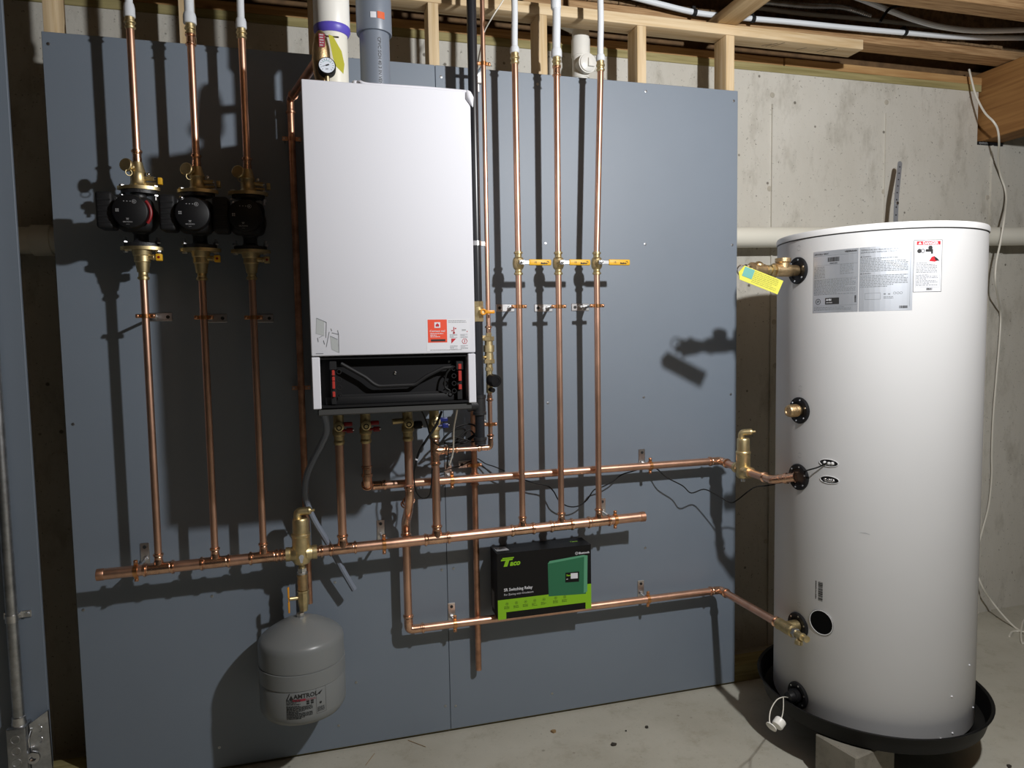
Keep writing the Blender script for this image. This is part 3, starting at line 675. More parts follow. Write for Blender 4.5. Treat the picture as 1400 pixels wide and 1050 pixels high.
# =================================================================== AIR SEPARATORS
def separator(c, port_z, h_top, h_bot, pd, r, label, tip, pr, plen=.045, pd2=None):
    """c: x,y of the axis; body from port_z-h_bot to port_z+h_top"""
    x, y = c; t = thing('air_separator', label, 'air separator', (x, y, port_z - h_bot), 'brass air separators')
    H = h_top + h_bot; z0 = port_z - h_bot
    mb = MB(); mb.lathe((x, y, z0), (0, 0, 1), [(0, r * .55), (.004, r * .85), (.012, r), (H * .60, r), (H * .61, r * 1.05), (H * .63, r * 1.08), (H * .66, r * 1.08), (H * .68, r * 1.0), (H * .685, r * .92), (H * .96, r * .90), (H * .985, r * .86), (H, r * .80)], 30)
    for dd_ in (pd, pd2 if pd2 is not None else -V(pd)):
        dd_ = V(dd_).normalized(); mb.lathe((x, y, port_z), dd_, [(r * .55, pr + .010), (r * 1.02, pr + .007), (r * 1.15, pr + .0045), (plen - .014, pr + .0045), (plen - .013, pr + .006), (plen, pr + .006), (plen, pr)], 20)
    mb.build('body', M_BRASS, t)
    mb = MB(); tp_ = V((x, y, z0 + H)); td = V(tip).normalized()
    mb.tube(fillet([tp_ - V((0, 0, .004)) - td * r * .3, tp_ + V((0, 0, .022)) - td * r * .3, tp_ + V((0, 0, .022)) + td * r * .9], .012), r * .46, 16)
    mb.lathe(tp_ + V((0, 0, .022)) + td * r * .9, td, [(0, r * .46), (.004, r * .48), (.010, r * .36), (.011, r * .18), (.020, r * .16), (.022, r * .08)], 14); mb.build('vent', M_BRASS, t)
    return t
S1 = (XS, YP)
zs1 = hz(XS); r1_ = .029
t = separator(S1, zs1, at(412, 708, YP).z - zs1, zs1 - at(412, 771, YP).z, (1, 0, 0), r1_, 'brass air separator on the header above the grey expansion tank', (1, -.1, .05), RH, .050)
# badge on the front
mb = MB(); bz = zs1 - .006; mb.lathe((XS, YP - r1_ - .0002, bz), (0, -1, 0), [(0, .0085), (.0015, .008)], 18); mb.prism([V((XS - .006, YP - r1_ + .001, bz - .006)), V((XS + .006, YP - r1_ + .001, bz - .006)), V((XS + .003, YP - r1_ + .001, bz - .019)), V((XS - .003, YP - r1_ + .001, bz - .019))], (0, -.0025, 0)); mb.build('badge', M_INKL, t, label='pale drop-shaped badge')
for s in (-1, 1):
    mb = MB(); socket(mb, hp(XS + s * .046), hd_ * s, RH, .024)
    mb.build('fitting', M_COPFIT, t)
# =================================================================== EXPANSION TANK + ITS CONNECTION
XE = at(413, 900, -.145).x; YE = -.146; RE = .1385
tE = thing('expansion_tank', 'round grey steel expansion tank hanging under the brass air separator', 'expansion tank', (XE, YE, .20))
fz = lambda v: at(413, v, YE - RE).z
zt_ = at(413, 842, YE).z; zb_ = fz(1000) ; zg1 = fz(924.5); zg2 = fz(946); zsh = fz(890)
prof = [(zb_ - .004, .001), (zb_ - .002, .07), (zb_ + .004, .105), (zb_ + .014, .126), (zb_ + .03, .1365), (zb_ + .045, RE), (zg2 - .004, RE), (zg2 - .001, RE - .0016), (zg2 + .002, RE + .001), (zg1 - .004, RE + .0012), (zg1, RE + .001), (zg1 + .0012, RE - .003), (zg1 + .004, RE - .001), (zsh - .02, RE - .001), (zsh - .006, RE - .004)]
hh = zt_ - zsh
prof += [(zsh + .002, RE - .010)]
for k in range(1, 13):
    rr_ = (RE - .010) * (1 - k / 12) + .012 * k / 12; prof.append((zsh + .002 + (hh - .002) * (1 - (rr_ / (RE - .010)) ** 1.8), rr_))
mb = MB(); mb.lathe((XE, YE, 0), (0, 0, 1), prof, 64); mb.build('shell', M_TANKG, tE)
mb = MB(); mb.hexa((XE, YE, zt_ - .004), (XE, YE, zt_ + .012), .013); mb.build('nipple', M_STEEL, tE)
efn = lambda u, v, h: V((XE + (RE + h + .0003) * math.cos(u / RE - PI / 2), YE + (RE + h + .0003) * math.sin(u / RE - PI / 2), v))
def e_uv(px, py):
    d = ray(px, py); o = CAM - V((XE, YE, 0)); a = d.x ** 2 + d.y ** 2; b = 2 * (o.x * d.x + o.y * d.y); c = o.x ** 2 + o.y ** 2 - RE ** 2
    s = (-b - math.sqrt(max(0, b * b - 4 * a * c))) / 2 / a; p = CAM + d * s; return (math.atan2(p.y - YE, p.x - XE) + PI / 2) * RE, p.z
u0, v1 = e_uv(391, 947); u1, _ = e_uv(430, 940); v0 = e_uv(391, 984)[1]; u2, _ = e_uv(445, 940)
W_ = u1 - u0; Hh = v1 - v0
ik = Ink(efn); ik.text('AMTROL', .0195, u0 + W_ * .27, v1 - .021, sx=.95, bold=.0004); ik.poly([(u0, v1 - .024), (u0 + .010, v1 - .004), (u0 + .0125, v1 - .004), (u0 + .004, v1 - .024)]); ik.poly([(u0 + .009, v1 - .024), (u0 + .016, v1 - .010), (u0 + .023, v1 - .024)])
ik.done('label_logo', M_INK, tE)
ik = Ink(efn); ik.rect(u0 + W_ * .22, v1 - .031, u0 + W_ * .68, v1 - .0235, n=8); ik.text('EXTROL', .008, u0 + W_ * .7, v1 - .031); ik.done('label_band', mat('maroon', lin((150, 40, 60)), .5), tE)
ik = Ink(efn); ik.rows(u0, v0, u1, v0 + Hh * .50, .0034, .0021, seed=4); ik.rows(u0, v0 + Hh * .54, u0 + W_ * .55, v0 + Hh * .72, .0045, .0024, seed=5)
for a, b in ((.70, .58), (.85, .58), (.70, .50), (.85, .50)): ik.rect(u0 + W_ * a, v0 + Hh * (b + .0), u0 + W_ * (a + .1), v0 + Hh * (b + .065), .0005)
ik.frame(u1 + .004, v0 + .006, u2, v1 + .006, .0006); ik.rows(u1 + .007, v0 + .010, u2 - .003, v0 + Hh * .3, .004, .002, seed=6); ik.poly([(u1 + .008, v0 + Hh * .80), (u1 + .020, v0 + Hh * .88), (u1 + .026, v0 + Hh * .90), (u1 + .016, v0 + Hh * .76)]); ik.disc(u1 + .018, v0 + Hh * .45, .004); ik.done('label_print', mat('dim_ink', lin((40, 42, 42)), .6), tE)
# connection: nipple, union, street elbow, ball valve with butterfly lever
t = thing('tank_connection', 'short brass and bronze pipe connection between air separator and expansion tank', 'pipe fitting', (XS, YP, zs1 - .06))
zA = at(412, 771, YP).z; zB = zt_ + .010
pipe(t, (XS, YP, zB), (XS, YP, zA + .002), .0105, 'nipple', M_BRASSD)
Hc = zA - zB
mb = MB(); mb.hexa((XS, YP, zA - Hc * .16), (XS, YP, zA - Hc * .08), .016); mb.lathe((XS, YP, zA - Hc * .22), (0, 0, 1), [(0, .016), (.002, .0175), (Hc * .05, .0175), (Hc * .06, .014)], 16); mb.build('union', M_STEEL, t)
mb = MB(); mb.lathe((XS, YP, zA - Hc * .55), (0, 0, 1), [(0, .0165), (.003, .0175), (.01, .016), (Hc * .14, .018), (Hc * .25, .0165), (Hc * .29, .0185), (Hc * .33, .0185)], 20); mb.build('street_elbow', M_BRONZE, t)
mb = MB(); vz = zA - Hc * .72; mb.lathe((XS, YP, zB), (0, 0, 1), [(0, .0135), (Hc * .08, .0145), (Hc * .18, .0175), (Hc * .28, .0195), (Hc * .38, .017), (Hc * .40, .019), (Hc * .44, .019)], 8); mb.cyl((XS - .01, YP, vz), (XS - .044, YP - .012, vz + .004), .0065, 12); vb = mb.build('drain_valve', M_BRASS, t)
mb = MB(); hx_ = XS - .046; mb.rbox((hx_ - .003, YP - .020, vz + .008), (hx_ + .003, YP - .006, vz + .044), .002); mb.rbox((hx_ - .003, YP - .020, vz - .042), (hx_ + .003, YP - .006, vz - .006), .002); mb.rbox((hx_ - .0015, YP - .017, vz - .01), (hx_ + .0015, YP - .009, vz + .012), .001, 1); mb.build('butterfly_lever', M_AMBER, vb)
# =================================================================== BOILER
BX0, BX1, BY, BZ0, BZm, BZ1 = .768, 1.230, -.525, 1.287, 1.434, 2.1765
tB = thing('wall_boiler', 'white wall-hung boiler with its lower flap off, showing a black compartment', 'boiler', ((BX0 + BX1) / 2, -.25, 1.26))
mb = MB(); mb.rbox((BX0 + .004, BY + .018, BZm - .004), (BX1 - .004, -.012, BZ1 - .003), .006, 2); mb.build('casing', M_WHITE, tB)
mb = MB(); mb.rbox((BX0, BY, BZm), (BX1, BY + .022, BZ1), .0035, 3); mb.build('front_cover', M_WHITE, tB)
for a, b in ((BX0, BX0 + .0225), (BX1 - .0225, BX1)):
    mb = MB(); mb.rbox((a, BY + .002, BZ0), (b, BY + .05, BZm - .003), .002, 1); mb.build('side_strip', M_WHITE, tB)
    aa, bb = (a, a + .003) if a == BX0 else (b - .003, b)
    mb = MB(); mb.box((aa + (.001 if a == BX0 else -.001), BY + .05, BZ0 + .002), (bb + (.001 if a == BX0 else -.001), -.02, BZm - .004)); mb.build('side_panel', M_WHITE, tB)
CI0, CI1 = BX0 + .023, BX1 - .023
tc_ = MB(); tc_.box((CI0, BY + .045, BZ0 + .004), (CI1, BY + .05, BZm - .004)); tc_.box((CI0, BY + .012, BZm - .010), (CI1, BY + .05, BZm - .004)); tc_.box((CI0, BY + .006, BZ0 + .002), (CI1, BY + .05, BZ0 + .008))
comp = tc_.build('compartment', M_BLACK, tB)
pf = lambda px, py, y=BY + .04: at(px, py, y)
mb = MB(); mb.rbox(pf(463, 540) + V((0, -.004, -.01)), V((pf(632, 540).x, BY + .045, pf(560, 536).z)), .002, 1); mb.rbox((CI0 + .012, BY + .028, BZ0 + .008), (CI1 - .012, BY + .045, BZ0 + .030), .003, 2); mb.build('ledge', M_BLACKM, comp)
# bent pull bar
mb = MB(); pts = [pf(466, 497, BY + .02), pf(500, 516, BY + .02), pf(511, 525, BY + .02), pf(518, 528, BY + .02), pf(567, 526, BY + .02), pf(582, 515, BY + .02), pf(606, 503, BY + .02), pf(620, 502, BY + .02)]
mb.tube(fillet(pts, .006, 3), .0055, 8); mb.build('pull_bar', M_BLACKM, comp)
mb = MB(); mb.tube(smooth([pf(617, 503, BY + .018), pf(610, 512, BY + .018), pf(608, 528, BY + .018), pf(615, 534, BY + .018)], 5), .003, 8); mb.build('wire', M_RUBBER, comp)
for px0, s in ((455, 1), (628, -1)):
    a = pf(px0 - 5, 494, BY + .012); b = pf(px0 + 5, 500, BY + .012)
    mb = MB(); mb.rbox((a.x, BY + .008, b.z - .012), (b.x, BY + .045, a.z), .002, 1); mb.rbox((a.x + .003, BY + .014, BZ0 + .010), (b.x - .003, BY + .045, b.z - .010), .0015, 1)
    for k in range(4): mb.torus((b.x + .006 if s > 0 else a.x - .006, BY + .014, BZm - .045 - k * .022), (0, 1, 0), .006, .0015, 14, 6)
    hb = mb.build('hinge_bracket', M_BLACKM, comp)
    for z_ in ((-.040, -.055), (-.058, -.070), (-.071, -.092), (-.100, -.115)) if s > 0 else ((-.032, -.048), (-.052, -.082), (-.092, -.107)):
        mb = MB(); mb.rbox((a.x + .006, BY + .006, BZm + z_[1]), (b.x - .006, BY + .016, BZm + z_[0]), .0012, 1); mb.build('red_clip', M_RED, hb)
for px, py in ((540, 510), (614, 494)):
    p = pf(px, py, BY + .044); mb = MB(); mb.lathe(p, (0, -1, 0), [(0, .005), (.002, .004), (.003, .001)], 10); mb.build('screw', M_CHROME, comp)
mb = MB(); mb.rbox((BX0 + .012, BY + .012, BZ0 - .020), (BX1 - .012, -.014, BZ0 + .001), .003, 1); mb.build('base_tray', mat('dark_grey_tray', lin((66, 66, 65)), .5), tB)
# protective film rolled along the top right edge
mb = MB(); P0 = at(486, 109, BY + .03); P1 = at(646, 127, BY + .01)
mb.tube(smooth([V((P0.x, BY + .05, BZ1 + .004)), V((P0.x + .01, BY + .03, BZ1 + .012)), V((P0.x + .04, BY + .02, BZ1 + .004)), V((1.1, BY + .012, BZ1 + .003)), V((BX1 - .012, BY + .004, BZ1 - .001))], 8), [.010] * 8 + [.009] * 8 + [.005] * 17 if False else .0055, 10)
mb.ball((P0.x, BY + .04, BZ1 + .010), .010); mb.lathe((BX1 - .004, BY + .002, BZ1 - .012), (.3, -.2, -1), [(-.016, .004), (-.008, .010), (.008, .012), (.022, .006), (.034, .001)], 14); mb.build('cover_film', mat('clear_film', lin((236, 236, 244)), .2), tB)
bfn = plane_fn((0, BY - .0002, 0), (1, 0, 0), (0, 0, 1)); bu = lambda px, py: (lambda p: (p.x, p.z))(at(px, py, BY))
# red + white sticker, lower right
(a0, b1), (a1, b0) = bu(584.5, 437), bu(611.5, 468)
(a2, b2), (a3, b3) = bu(643, 435), bu(643, 479)
ik = Ink(bfn); ik.rect(a0 - .004, b3, a3, b1 + .002, .0001); stk = ik.done('sticker', M_PAPER, tB)
ik = Ink(bfn); ik.rect(a0, b0, a1, b1, .0005); ik.done('red_block', M_REDO, stk)
W_, Hh = a1 - a0, b1 - b0
ik = Ink(bfn); c_ = (a0 + W_ * .5, b0 + Hh * .76); ik.rect(c_[0] - .0085, c_[1] - .008, c_[0] + .0085, c_[1] + .008, .0009); ik.text('Connect me!', .0085, a0 + W_ / 2, b0 + Hh * .46, .0009, 'CENTER', bold=.0001); ik.rows(a0 + W_ * .12, b0 + Hh * .2, a1 - W_ * .1, b0 + Hh * .4, .0045, .0018, h=.0009); ik.done('white_print', M_PAPER, stk)
ik = Ink(bfn); ik.poly([(c_[0] - .005, c_[1] - .0045), (c_[0] + .005, c_[1] - .0045), (c_[0] + .005, c_[1] + .001), (c_[0], c_[1] + .0055), (c_[0] - .005, c_[1] + .001)], .0012)
for (dx, dy) in ((0, .74), (1, .74)):
    pass
gx = [a1 + (a3 - a1) * .30, a1 + (a3 - a1) * .76]; gy = [b3 + (b1 - b3) * .66, b3 + (b1 - b3) * .30]
ik.rect(gx[0] - .001, gy[0] - .009, gx[0] + .001, gy[0] + .009, .0009); ik.disc(gx[0], gy[0] - .008, .003, .0009); ik.rect(gx[0] + .003, gy[0] + .003, gx[0] + .007, gy[0] + .006, .0009); ik.rect(gx[0] - .007, gy[0] - .003, gx[0] - .003, gy[0], .0009)
ik.poly([(gx[0] - .008, gy[1] + .008), (gx[0] + .006, gy[1] + .008), (gx[0] - .008, gy[1] - .006)], .0009)
ik.ring(gx[1], gy[1], .0085, .0013, .0009, 6); ik.rect(gx[1] - .0008, gy[1] - .004, gx[1] + .0008, gy[1] + .004, .0009); ik.rect(gx[1] + .007, gy[0] - .006, gx[1] + .009, gy[0] - .003, .0009); ik.done('red_icons', M_DREDP, stk)
ik = Ink(bfn); ik.rows(a1 + .004, b1 - .012, a3 - .004, b1 - .003, .0042, .0017, h=.0009); ik.rect(gx[1] - .007, gy[0] - .002, gx[1] + .004, gy[0] + .002, .0009)
for gx_ in gx:
    for gy_ in gy: ik.rows(gx_ - .012, gy_ - .024, gx_ + .012, gy_ - .012, .003, .0012, h=.0009, seed=int(gx_ * 1e4))
ik.rows(a0 + .006, b3 + .001, a3 - .01, b3 + .004, .003, .0014, h=.0009); ik.done('grey_print', M_INKL, stk)
ik = Ink(bfn); ik.rect(a0 + W_ * .15, b0 + Hh * .05, a1 - W_ * .1, b0 + Hh * .14, .0009); ik.done('black_strip', M_INK, stk)
# removal diagram, lower left
ik = Ink(bfn)
def Q(*pp): return [bu(400 + x / 8.75, 400 + y / 8.75) for x, y in pp]
ik.poly(Q((285, 305), (280, 490), (380, 520), (380, 350))); ik.poly(Q((450, 520), (468, 680), (558, 722), (538, 558))); dg = ik.done('diagram_shapes', MATS['grey_ink_l'] if 'grey_ink_l' in MATS else mat('grey_ink_l', lin((178, 182, 182)), .5), tB)
ik = Ink(bfn)
for a, b in (((285, 305), (405, 355)), ((405, 355), (400, 540)), ((405, 650), (440, 470)), ((300, 540), (310, 590)), ((370, 570), (385, 620)), ((320, 540), (360, 515)), ((460, 430), (470, 460)), ((540, 450), (552, 500)), ((552, 500), (556, 720)), ((450, 520), (540, 560)), ((470, 480), (550, 500)), ((280, 730), (370, 730))):
    p, q = Q(a, b); ik.line(*p, *q, .0012, .0009)
ik.done('diagram_lines', M_INKG, tB)

# ---- flue pipes
def vent(px, py0, col_px, mt, label, yv, xr, band=None):
    x = at(px, 90, yv).x; t = thing('vent_pipe', label, 'vent pipe', (x, yv, BZ1)); pipe(t, (x, yv, BZ1 - .01), (x, yv, 2.95), .0445, m=mt, seg=32)
    z1 = at(px, col_px, yv - .05).z
    mb = MB(); mb.lathe((x, yv, z1), (0, 0, 1), [(0, .045), (0, .0515), (.003, .0525), (.075, .0525), (.10, .0525), (.102, .046)], 32); mb.build('coupling', mt if mt is not M_PVCT else M_PVCW, t)
    return t, x, z1
tv, xv, zv_ = vent(455.5, 0, 36, M_PVCT, 'cream white vent pipe with a purple primer ring on top of the boiler', -.32, 0)
mb = MB(); mb.lathe((xv, -.32, zv_ - .010), (0, 0, 1), [(0, .0449), (0, .0465), (.012, .0530), (.020, .0532), (.024, .0526)], 32); mb.build('primer_ring', M_PURPLE, tv)
tv, xv, zv_ = vent(513, 0, 39, M_PVCG, 'grey vent pipe with printed lettering on top of the boiler', -.32, 0)
vf = lambda u, v, h: V((xv + (.0445 + h) * math.cos(u / .0445 - PI / 2), -.32 + (.0445 + h) * math.sin(u / .0445 - PI / 2), v))
ik = Ink(vf); ik.text('CPVC SCH 40 3 IN VENT 636', .0135, .006, zv_ - .02, .0006, rot=-PI / 2); ik.done('lettering', M_INK, tv)
ik = Ink(lambda u, v, h: vf(u, v, h + .0085)); ik.rect(-.012, zv_ + .03, .002, zv_ + .047, n=3); ik.done('white_label', M_PAPER, tv)
ik = Ink(lambda u, v, h: vf(u, v, h + .0085)); ik.rect(.005, zv_ + .030, .024, zv_ + .050, n=4); ik.done('orange_label', mat('orange_label', lin((214, 92, 40)), .5), tv)

# ---- relief valve with gauge on top of the boiler
yr = -.42
t = thing('relief_valve', 'bronze pressure relief valve with red tag and yellow paper tag behind the gauge', 'valve', (at(438, 90, yr).x, yr, BZ1))
c = at(439, 72, yr); mb = MB(); mb.lathe((c.x, yr, BZ1 - .005), (0, 0, 1), [(0, .013), (.02, .013), (.03, .016), (.05, .022), (.09, .026), (.13, .024), (.165, .016), (.175, .008)], 20); mb.build('valve_body', M_BRONZE, t)
mb = MB(); q = at(441, 49, yr - .01); mb.cyl(q, at(463, 51, yr - .03), .0025, 8); mb.build('test_lever', M_STEEL, t)
q = at(441, 54, yr - .026); mb = MB(); mb.box(q + V((-.010, 0, -.02)), q + V((.006, .0015, .016))); rt_ = mb.build('red_tag', mat('red_tag', lin((150, 50, 70)), .5), t); ik = Ink(plane_fn(q + V((-.010, -.0003, -.02)), (1, 0, 0), (0, 0, 1))); ik.rows(.002, .002, .014, .034, .007, .003, h=.0002); ik.done('label_print', M_INKL, rt_)
mb = MB(); pa = [at(449, 47, yr - .03), at(455, 49, yr - .03), at(467, 70, yr - .035), at(471, 88, yr - .035), at(469.5, 101, yr - .035), at(459, 90, yr - .03), at(455, 78, yr - .03)]
mb.prism(pa, (0, .0012, 0)); yt = mb.build('yellow_paper_tag', M_YELT, t)
mb = MB(); cg = at(447, 91, yr - .05)
mb.lathe(cg + V((0, .03, 0)), (0, -1, .12), [(0, .016), (.004, .0245), (.028, .0245), (.030, .023), (.030, .0215)], 28)
t = thing('pressure_gauge', 'small round pressure gauge standing on the boiler top', 'gauge', (cg.x, cg.y, BZ1), None); mb.build('gauge_case', M_BLACK, t)
gd = V((0, -1, .12)).normalized(); g0 = cg + V((0, .03, 0)) + gd * .0304; gx_ = V((1, 0, 0)); gz_ = gx_.cross(gd) * -1
gz_ = V((0, 0, 1)) - gd * gd.z; gz_.normalize(); gf = plane_fn(g0, gx_, gz_)
ik = Ink(gf); ik.disc(0, 0, .0214, 0, 28); ik.done('dial', M_GLASSY, t)
ik = Ink(gf); ik.line(-.012, -.004, .0, 0, .0012, .0006); ik.line(-.003, -.001, .006, .0025, .004, .0006)
for k in range(13):
    a = math.radians(225 - k * 22.5); ik.line(.015 * math.cos(a), .015 * math.sin(a), .019 * math.cos(a), .019 * math.sin(a), .0009, .0005)
ik.text('psi', .006, 0, -.012, .0006, 'CENTER'); ik.done('needle', M_INK, t)
ik = Ink(gf); ik.ring(0, 0, .0135, .001, .0005, 14, .6, 2.6); ik.done('scale_arc', M_TEAL, t)
mb = MB(); mb.lathe((cg.x, cg.y + .015, BZ1 - .004), (0, 0, 1), [(0, .012), (.008, .012), (.010, .007), (cg.z - BZ1 - .016, .006)], 14); mb.cyl((cg.x - .03, cg.y + .016, BZ1 + .006), (cg.x + .024, cg.y + .016, BZ1 + .004), .009, 12); mb.build('gauge_stem', M_BRASS, t)
# relief discharge pipe: diagonal from the valve to the wall then down
A = at(400, 133, -.05); B = at(436, 78, yr)
xr_ = at(410, 480, -.045).x
t = thing('copper_pipe', 'dark copper discharge pipe down the wall left of the boiler, with a slanted top piece', 'copper pipe', (xr_, -.045, .56))
A = V((xr_, -.045, at(401, 136, -.045).z))
pipe(t, (xr_, -.045, .565), A - V((0, 0, .03)), RP, m=M_COPDARK)
pipe(t, A + (B - A).normalized() * .03, B - V((.0, -.005, .0)), .0125, 'sloping_pipe', M_COPDARK)
elbow(t, A, (0, 0, -1), B - A, RP, .022, m=M_COPDARK)
mb = MB(); socket(mb, B - (B - A).normalized() * .03, (B - A), .0125, .03); mb.build('fitting', M_COPDARK, t)
for px, py in ((398, 190), (415, 530)):
    z = at(px, py, -.045).z
    tt = thing('pipe_clamp', 'two-ear copper strap on the dark discharge pipe, %s' % ('near its top' if py < 300 else 'beside the boiler bottom'), 'pipe clamp', (xr_, 0, z), 'straps on the discharge pipe')
    mb = MB(); mb.lathe((xr_, -.045, z - .007), (0, 0, 1), [(0, RP + .0004), (0, RP + .002), (.014, RP + .002), (.014, RP + .0004)], 18, caps=False)
    mb.rbox((xr_ - .030, -.047, z - .007), (xr_ - RP, -.044, z + .007), .001, 1); mb.rbox((xr_ + RP, -.047, z - .007), (xr_ + .030, -.044, z + .007), .001, 1); rg = mb.build('strap', M_COPDARK, tt)
    mb = MB(); mb.cyl((xr_ - .024, -.049, z), (xr_ - .024, -.0005, z), .003, 8); mb.cyl((xr_ + .024, -.049, z), (xr_ + .024, -.0005, z), .003, 8); mb.build('strap_screw', M_GALV, tt)

# ---- isolating valves under the boiler and the four pipes
names4 = [('first brass valve under the boiler from the left, with a dark red handle', M_DRED), ('second brass valve under the boiler from the left, with a dark red handle', M_DRED), ('third brass valve under the boiler from the left, with a side port and black knob', M_BLACK), ('fourth brass valve under the boiler, with a blue handle', M_BLUE)]
zbt = BZ0 - .020
for k, x in enumerate(XB):
    t = thing('boiler_valve', names4[k][0], 'valve', (x, YP, 1.17), 'brass valves under the boiler')
    zc = at(558, 577, YP).z; 
    mb = MB(); mb.lathe((x, YP, zc - .065), (0, 0, 1), [(0, RB + .0015), (.006, RB + .004), (.012, RB + .004), (.015, RB + .002), (.030, RB + .003), (.034, .021), (.05, .0215), (.056, .018), (.085, .0175), (zbt - zc + .065, .017)], 20)
    mb.lathe((x, YP, zc), (0, -1, 0), [(0, .014), (.024, .014), (.026, .0165), (.036, .0165), (.038, .012)], 20)
    if k == 2: mb.cyl((x, YP, zc + .006), (x - .052, YP - .004, zc + .004), .0095, 16)
    b = mb.build('valve_body', M_BRASSD if k < 3 else M_BRASS, t)
    mb = MB(); mb.torus((x, YP - .039, zc - .004), (0, 1, 0), .008, .0015, 16, 6); mb.build('cap_ring', M_BLACKM, b)
    mb = MB(); s = 1
    if k == 2: mb.rbox((x + .018, YP - .03, zc - .022), (x + .048, YP - .006, zc + .004), .006, 2)
    else:
        mb.rbox((x + .016, YP - .024, zc - .002), (x + .044, YP - .008, zc + .012), .003, 2); mb.rbox((x + .024, YP - .026, zc - .024), (x + .046, YP - .01, zc - .008), .003, 2); mb.cyl((x + .010, YP - .018, zc - .016), (x + .030, YP - .018, zc - .016), .004, 8)
    hn = mb.build('handle', names4[k][1], t)
    mb = MB(); mb.ball((x + .046, YP - .026, zc - .014), .0035); mb.build('handle_screw', M_CHROME, hn)
ZB = at(558, 577, YP).z - .062
YU, YL = -.075, -.066
zU = .968; zL = .435
# 1
t = thing('copper_pipe', 'first copper pipe from the left under the boiler, straight down to the header', 'copper pipe', (XB[0], YP, .83)); pipe(t, (XB[0], YP, hz(XB[0]) + .04), (XB[0], YP, ZB), RB)
# 2: down, back, then right along the wall to the storage tank
t2 = thing('copper_pipe', 'upper horizontal copper line across the board to the second air separator', 'copper pipe', (1.6, YU, zU))
x = XB[1]
pipe(t2, (x, YP, zU + .07), (x, YP, ZB), RB); coupling(t2, (x, YP, zU + .062), (0, 0, 1), RB, .020)
mb = MB(); mb.tube(fillet([(x, YP, zU + .05), (x, YP, zU + .012), (x + .008, YU, zU), (x + .05, YU, zU)], .028, 7), RB + .0016, 18); socket(mb, (x, YP, zU + .03), (0, 0, 1), RB, .026); socket(mb, (x + .040, YU, zU), (1, 0, 0), RB, .028)
mb.torus((x, YP + .008, zU + .012), (0, -.8, .6), RB + .0025, .003, 20, 8); mb.torus((x, YP + .012, zU + .018), (0, -.6, .8), RB + .0025, .003, 20, 8); mb.build('elbow', M_COPFIT, t2)
E1 = V((at(985, 632, YU).x, YU, zU))
pipe(t2, (x + .06, YU, zU), E1 - V((.03, 0, 0)), RB)
for px in (596, 757, 812):
    xx = at(px, 650, YU).x; mb = MB(); mb.cyl((xx - .010, YU, zU), (xx + .010, YU, zU), RB + .0004, 20); mb.build('burnish_band', M_COPDARK, t2)
# storage tank geometry (needed for its ports)
TX, TY, TR = 2.68, -.482, .325
def t_hit(px, py, R=TR):
    d = ray(px, py); o = CAM - V((TX, TY, 0)); a = d.x ** 2 + d.y ** 2; b = 2 * (o.x * d.x + o.y * d.y); c = o.x ** 2 + o.y ** 2 - R ** 2
    s = (-b - math.sqrt(max(0, b * b - 4 * a * c))) / 2 / a; p = CAM + d * s; return math.atan2(p.y - TY, p.x - TX), p
def t_uv(px, py): a, p = t_hit(px, py); return a * TR, p.z
tfn = lambda u, v, h: V((TX + (TR + h + .0003) * math.cos(u / TR), TY + (TR + h + .0003) * math.sin(u / TR), v))
ZP = {k: t_hit(*q)[1] for k, q in dict(tp=(1091, 370), p2=(1093, 561), p3=(1092, 652), p4=(1091, 855), p5=(1091, 950)).items()}
# separator 2 between wall line and tank port 3
zp3 = ZP['p3'].z; yp3 = ZP['p3'].y
Cs = at(1016, 643, -.235); CS = V((Cs.x, Cs.y, (zU + zp3) / 2))
CS.x = at(1016, 640, -.235).x; CS.z = at(1016, 643, -.235).z
d2 = (CS - E1).normalized()
K = V((at(1056, 656, -.42).x, -.42, at(1056, 656, -.42).z)); d3 = (K - CS).normalized()
zt2 = at(1016, 599, -.235).z; zb2 = at(1016, 654, -.235).z
t = separator((CS.x, CS.y), CS.z, zt2 - CS.z, CS.z - zb2, -d2, .0255, 'brass air separator between the grey board and the white tank', (.8, -.6, .1), RB, .05, pd2=d3)
mb = MB(); mb.cyl((CS.x, CS.y, zb2 - .012), (CS.x, CS.y, zb2 + .002), .008, 12); mb.build('drain_plug', M_STEEL, t)
elbow(t2, E1, (-1, 0, 0), d2, RB, .026)
pipe(t2, E1 + d2 * .028, CS - d2 * .048, RB)
t3 = thing('copper_pipe', 'short bent copper piece between air separator and the white tank', 'copper pipe', K)
PT3 = V((ZP['p3'].x, yp3, zp3))
pipe(t3, CS + d3 * .046, K - d3 * .03, RB)
elbow(t3, K, -d3, PT3 - K, RB, .028)
d4 = (PT3 - K).normalized(); coupling(t3, K + d4 * .07, d4, RB, .02)
pipe(t3, K + d4 * .03, PT3 - V((.012, 0, 0)), RB + .001, 'adapter', M_COPFIT)
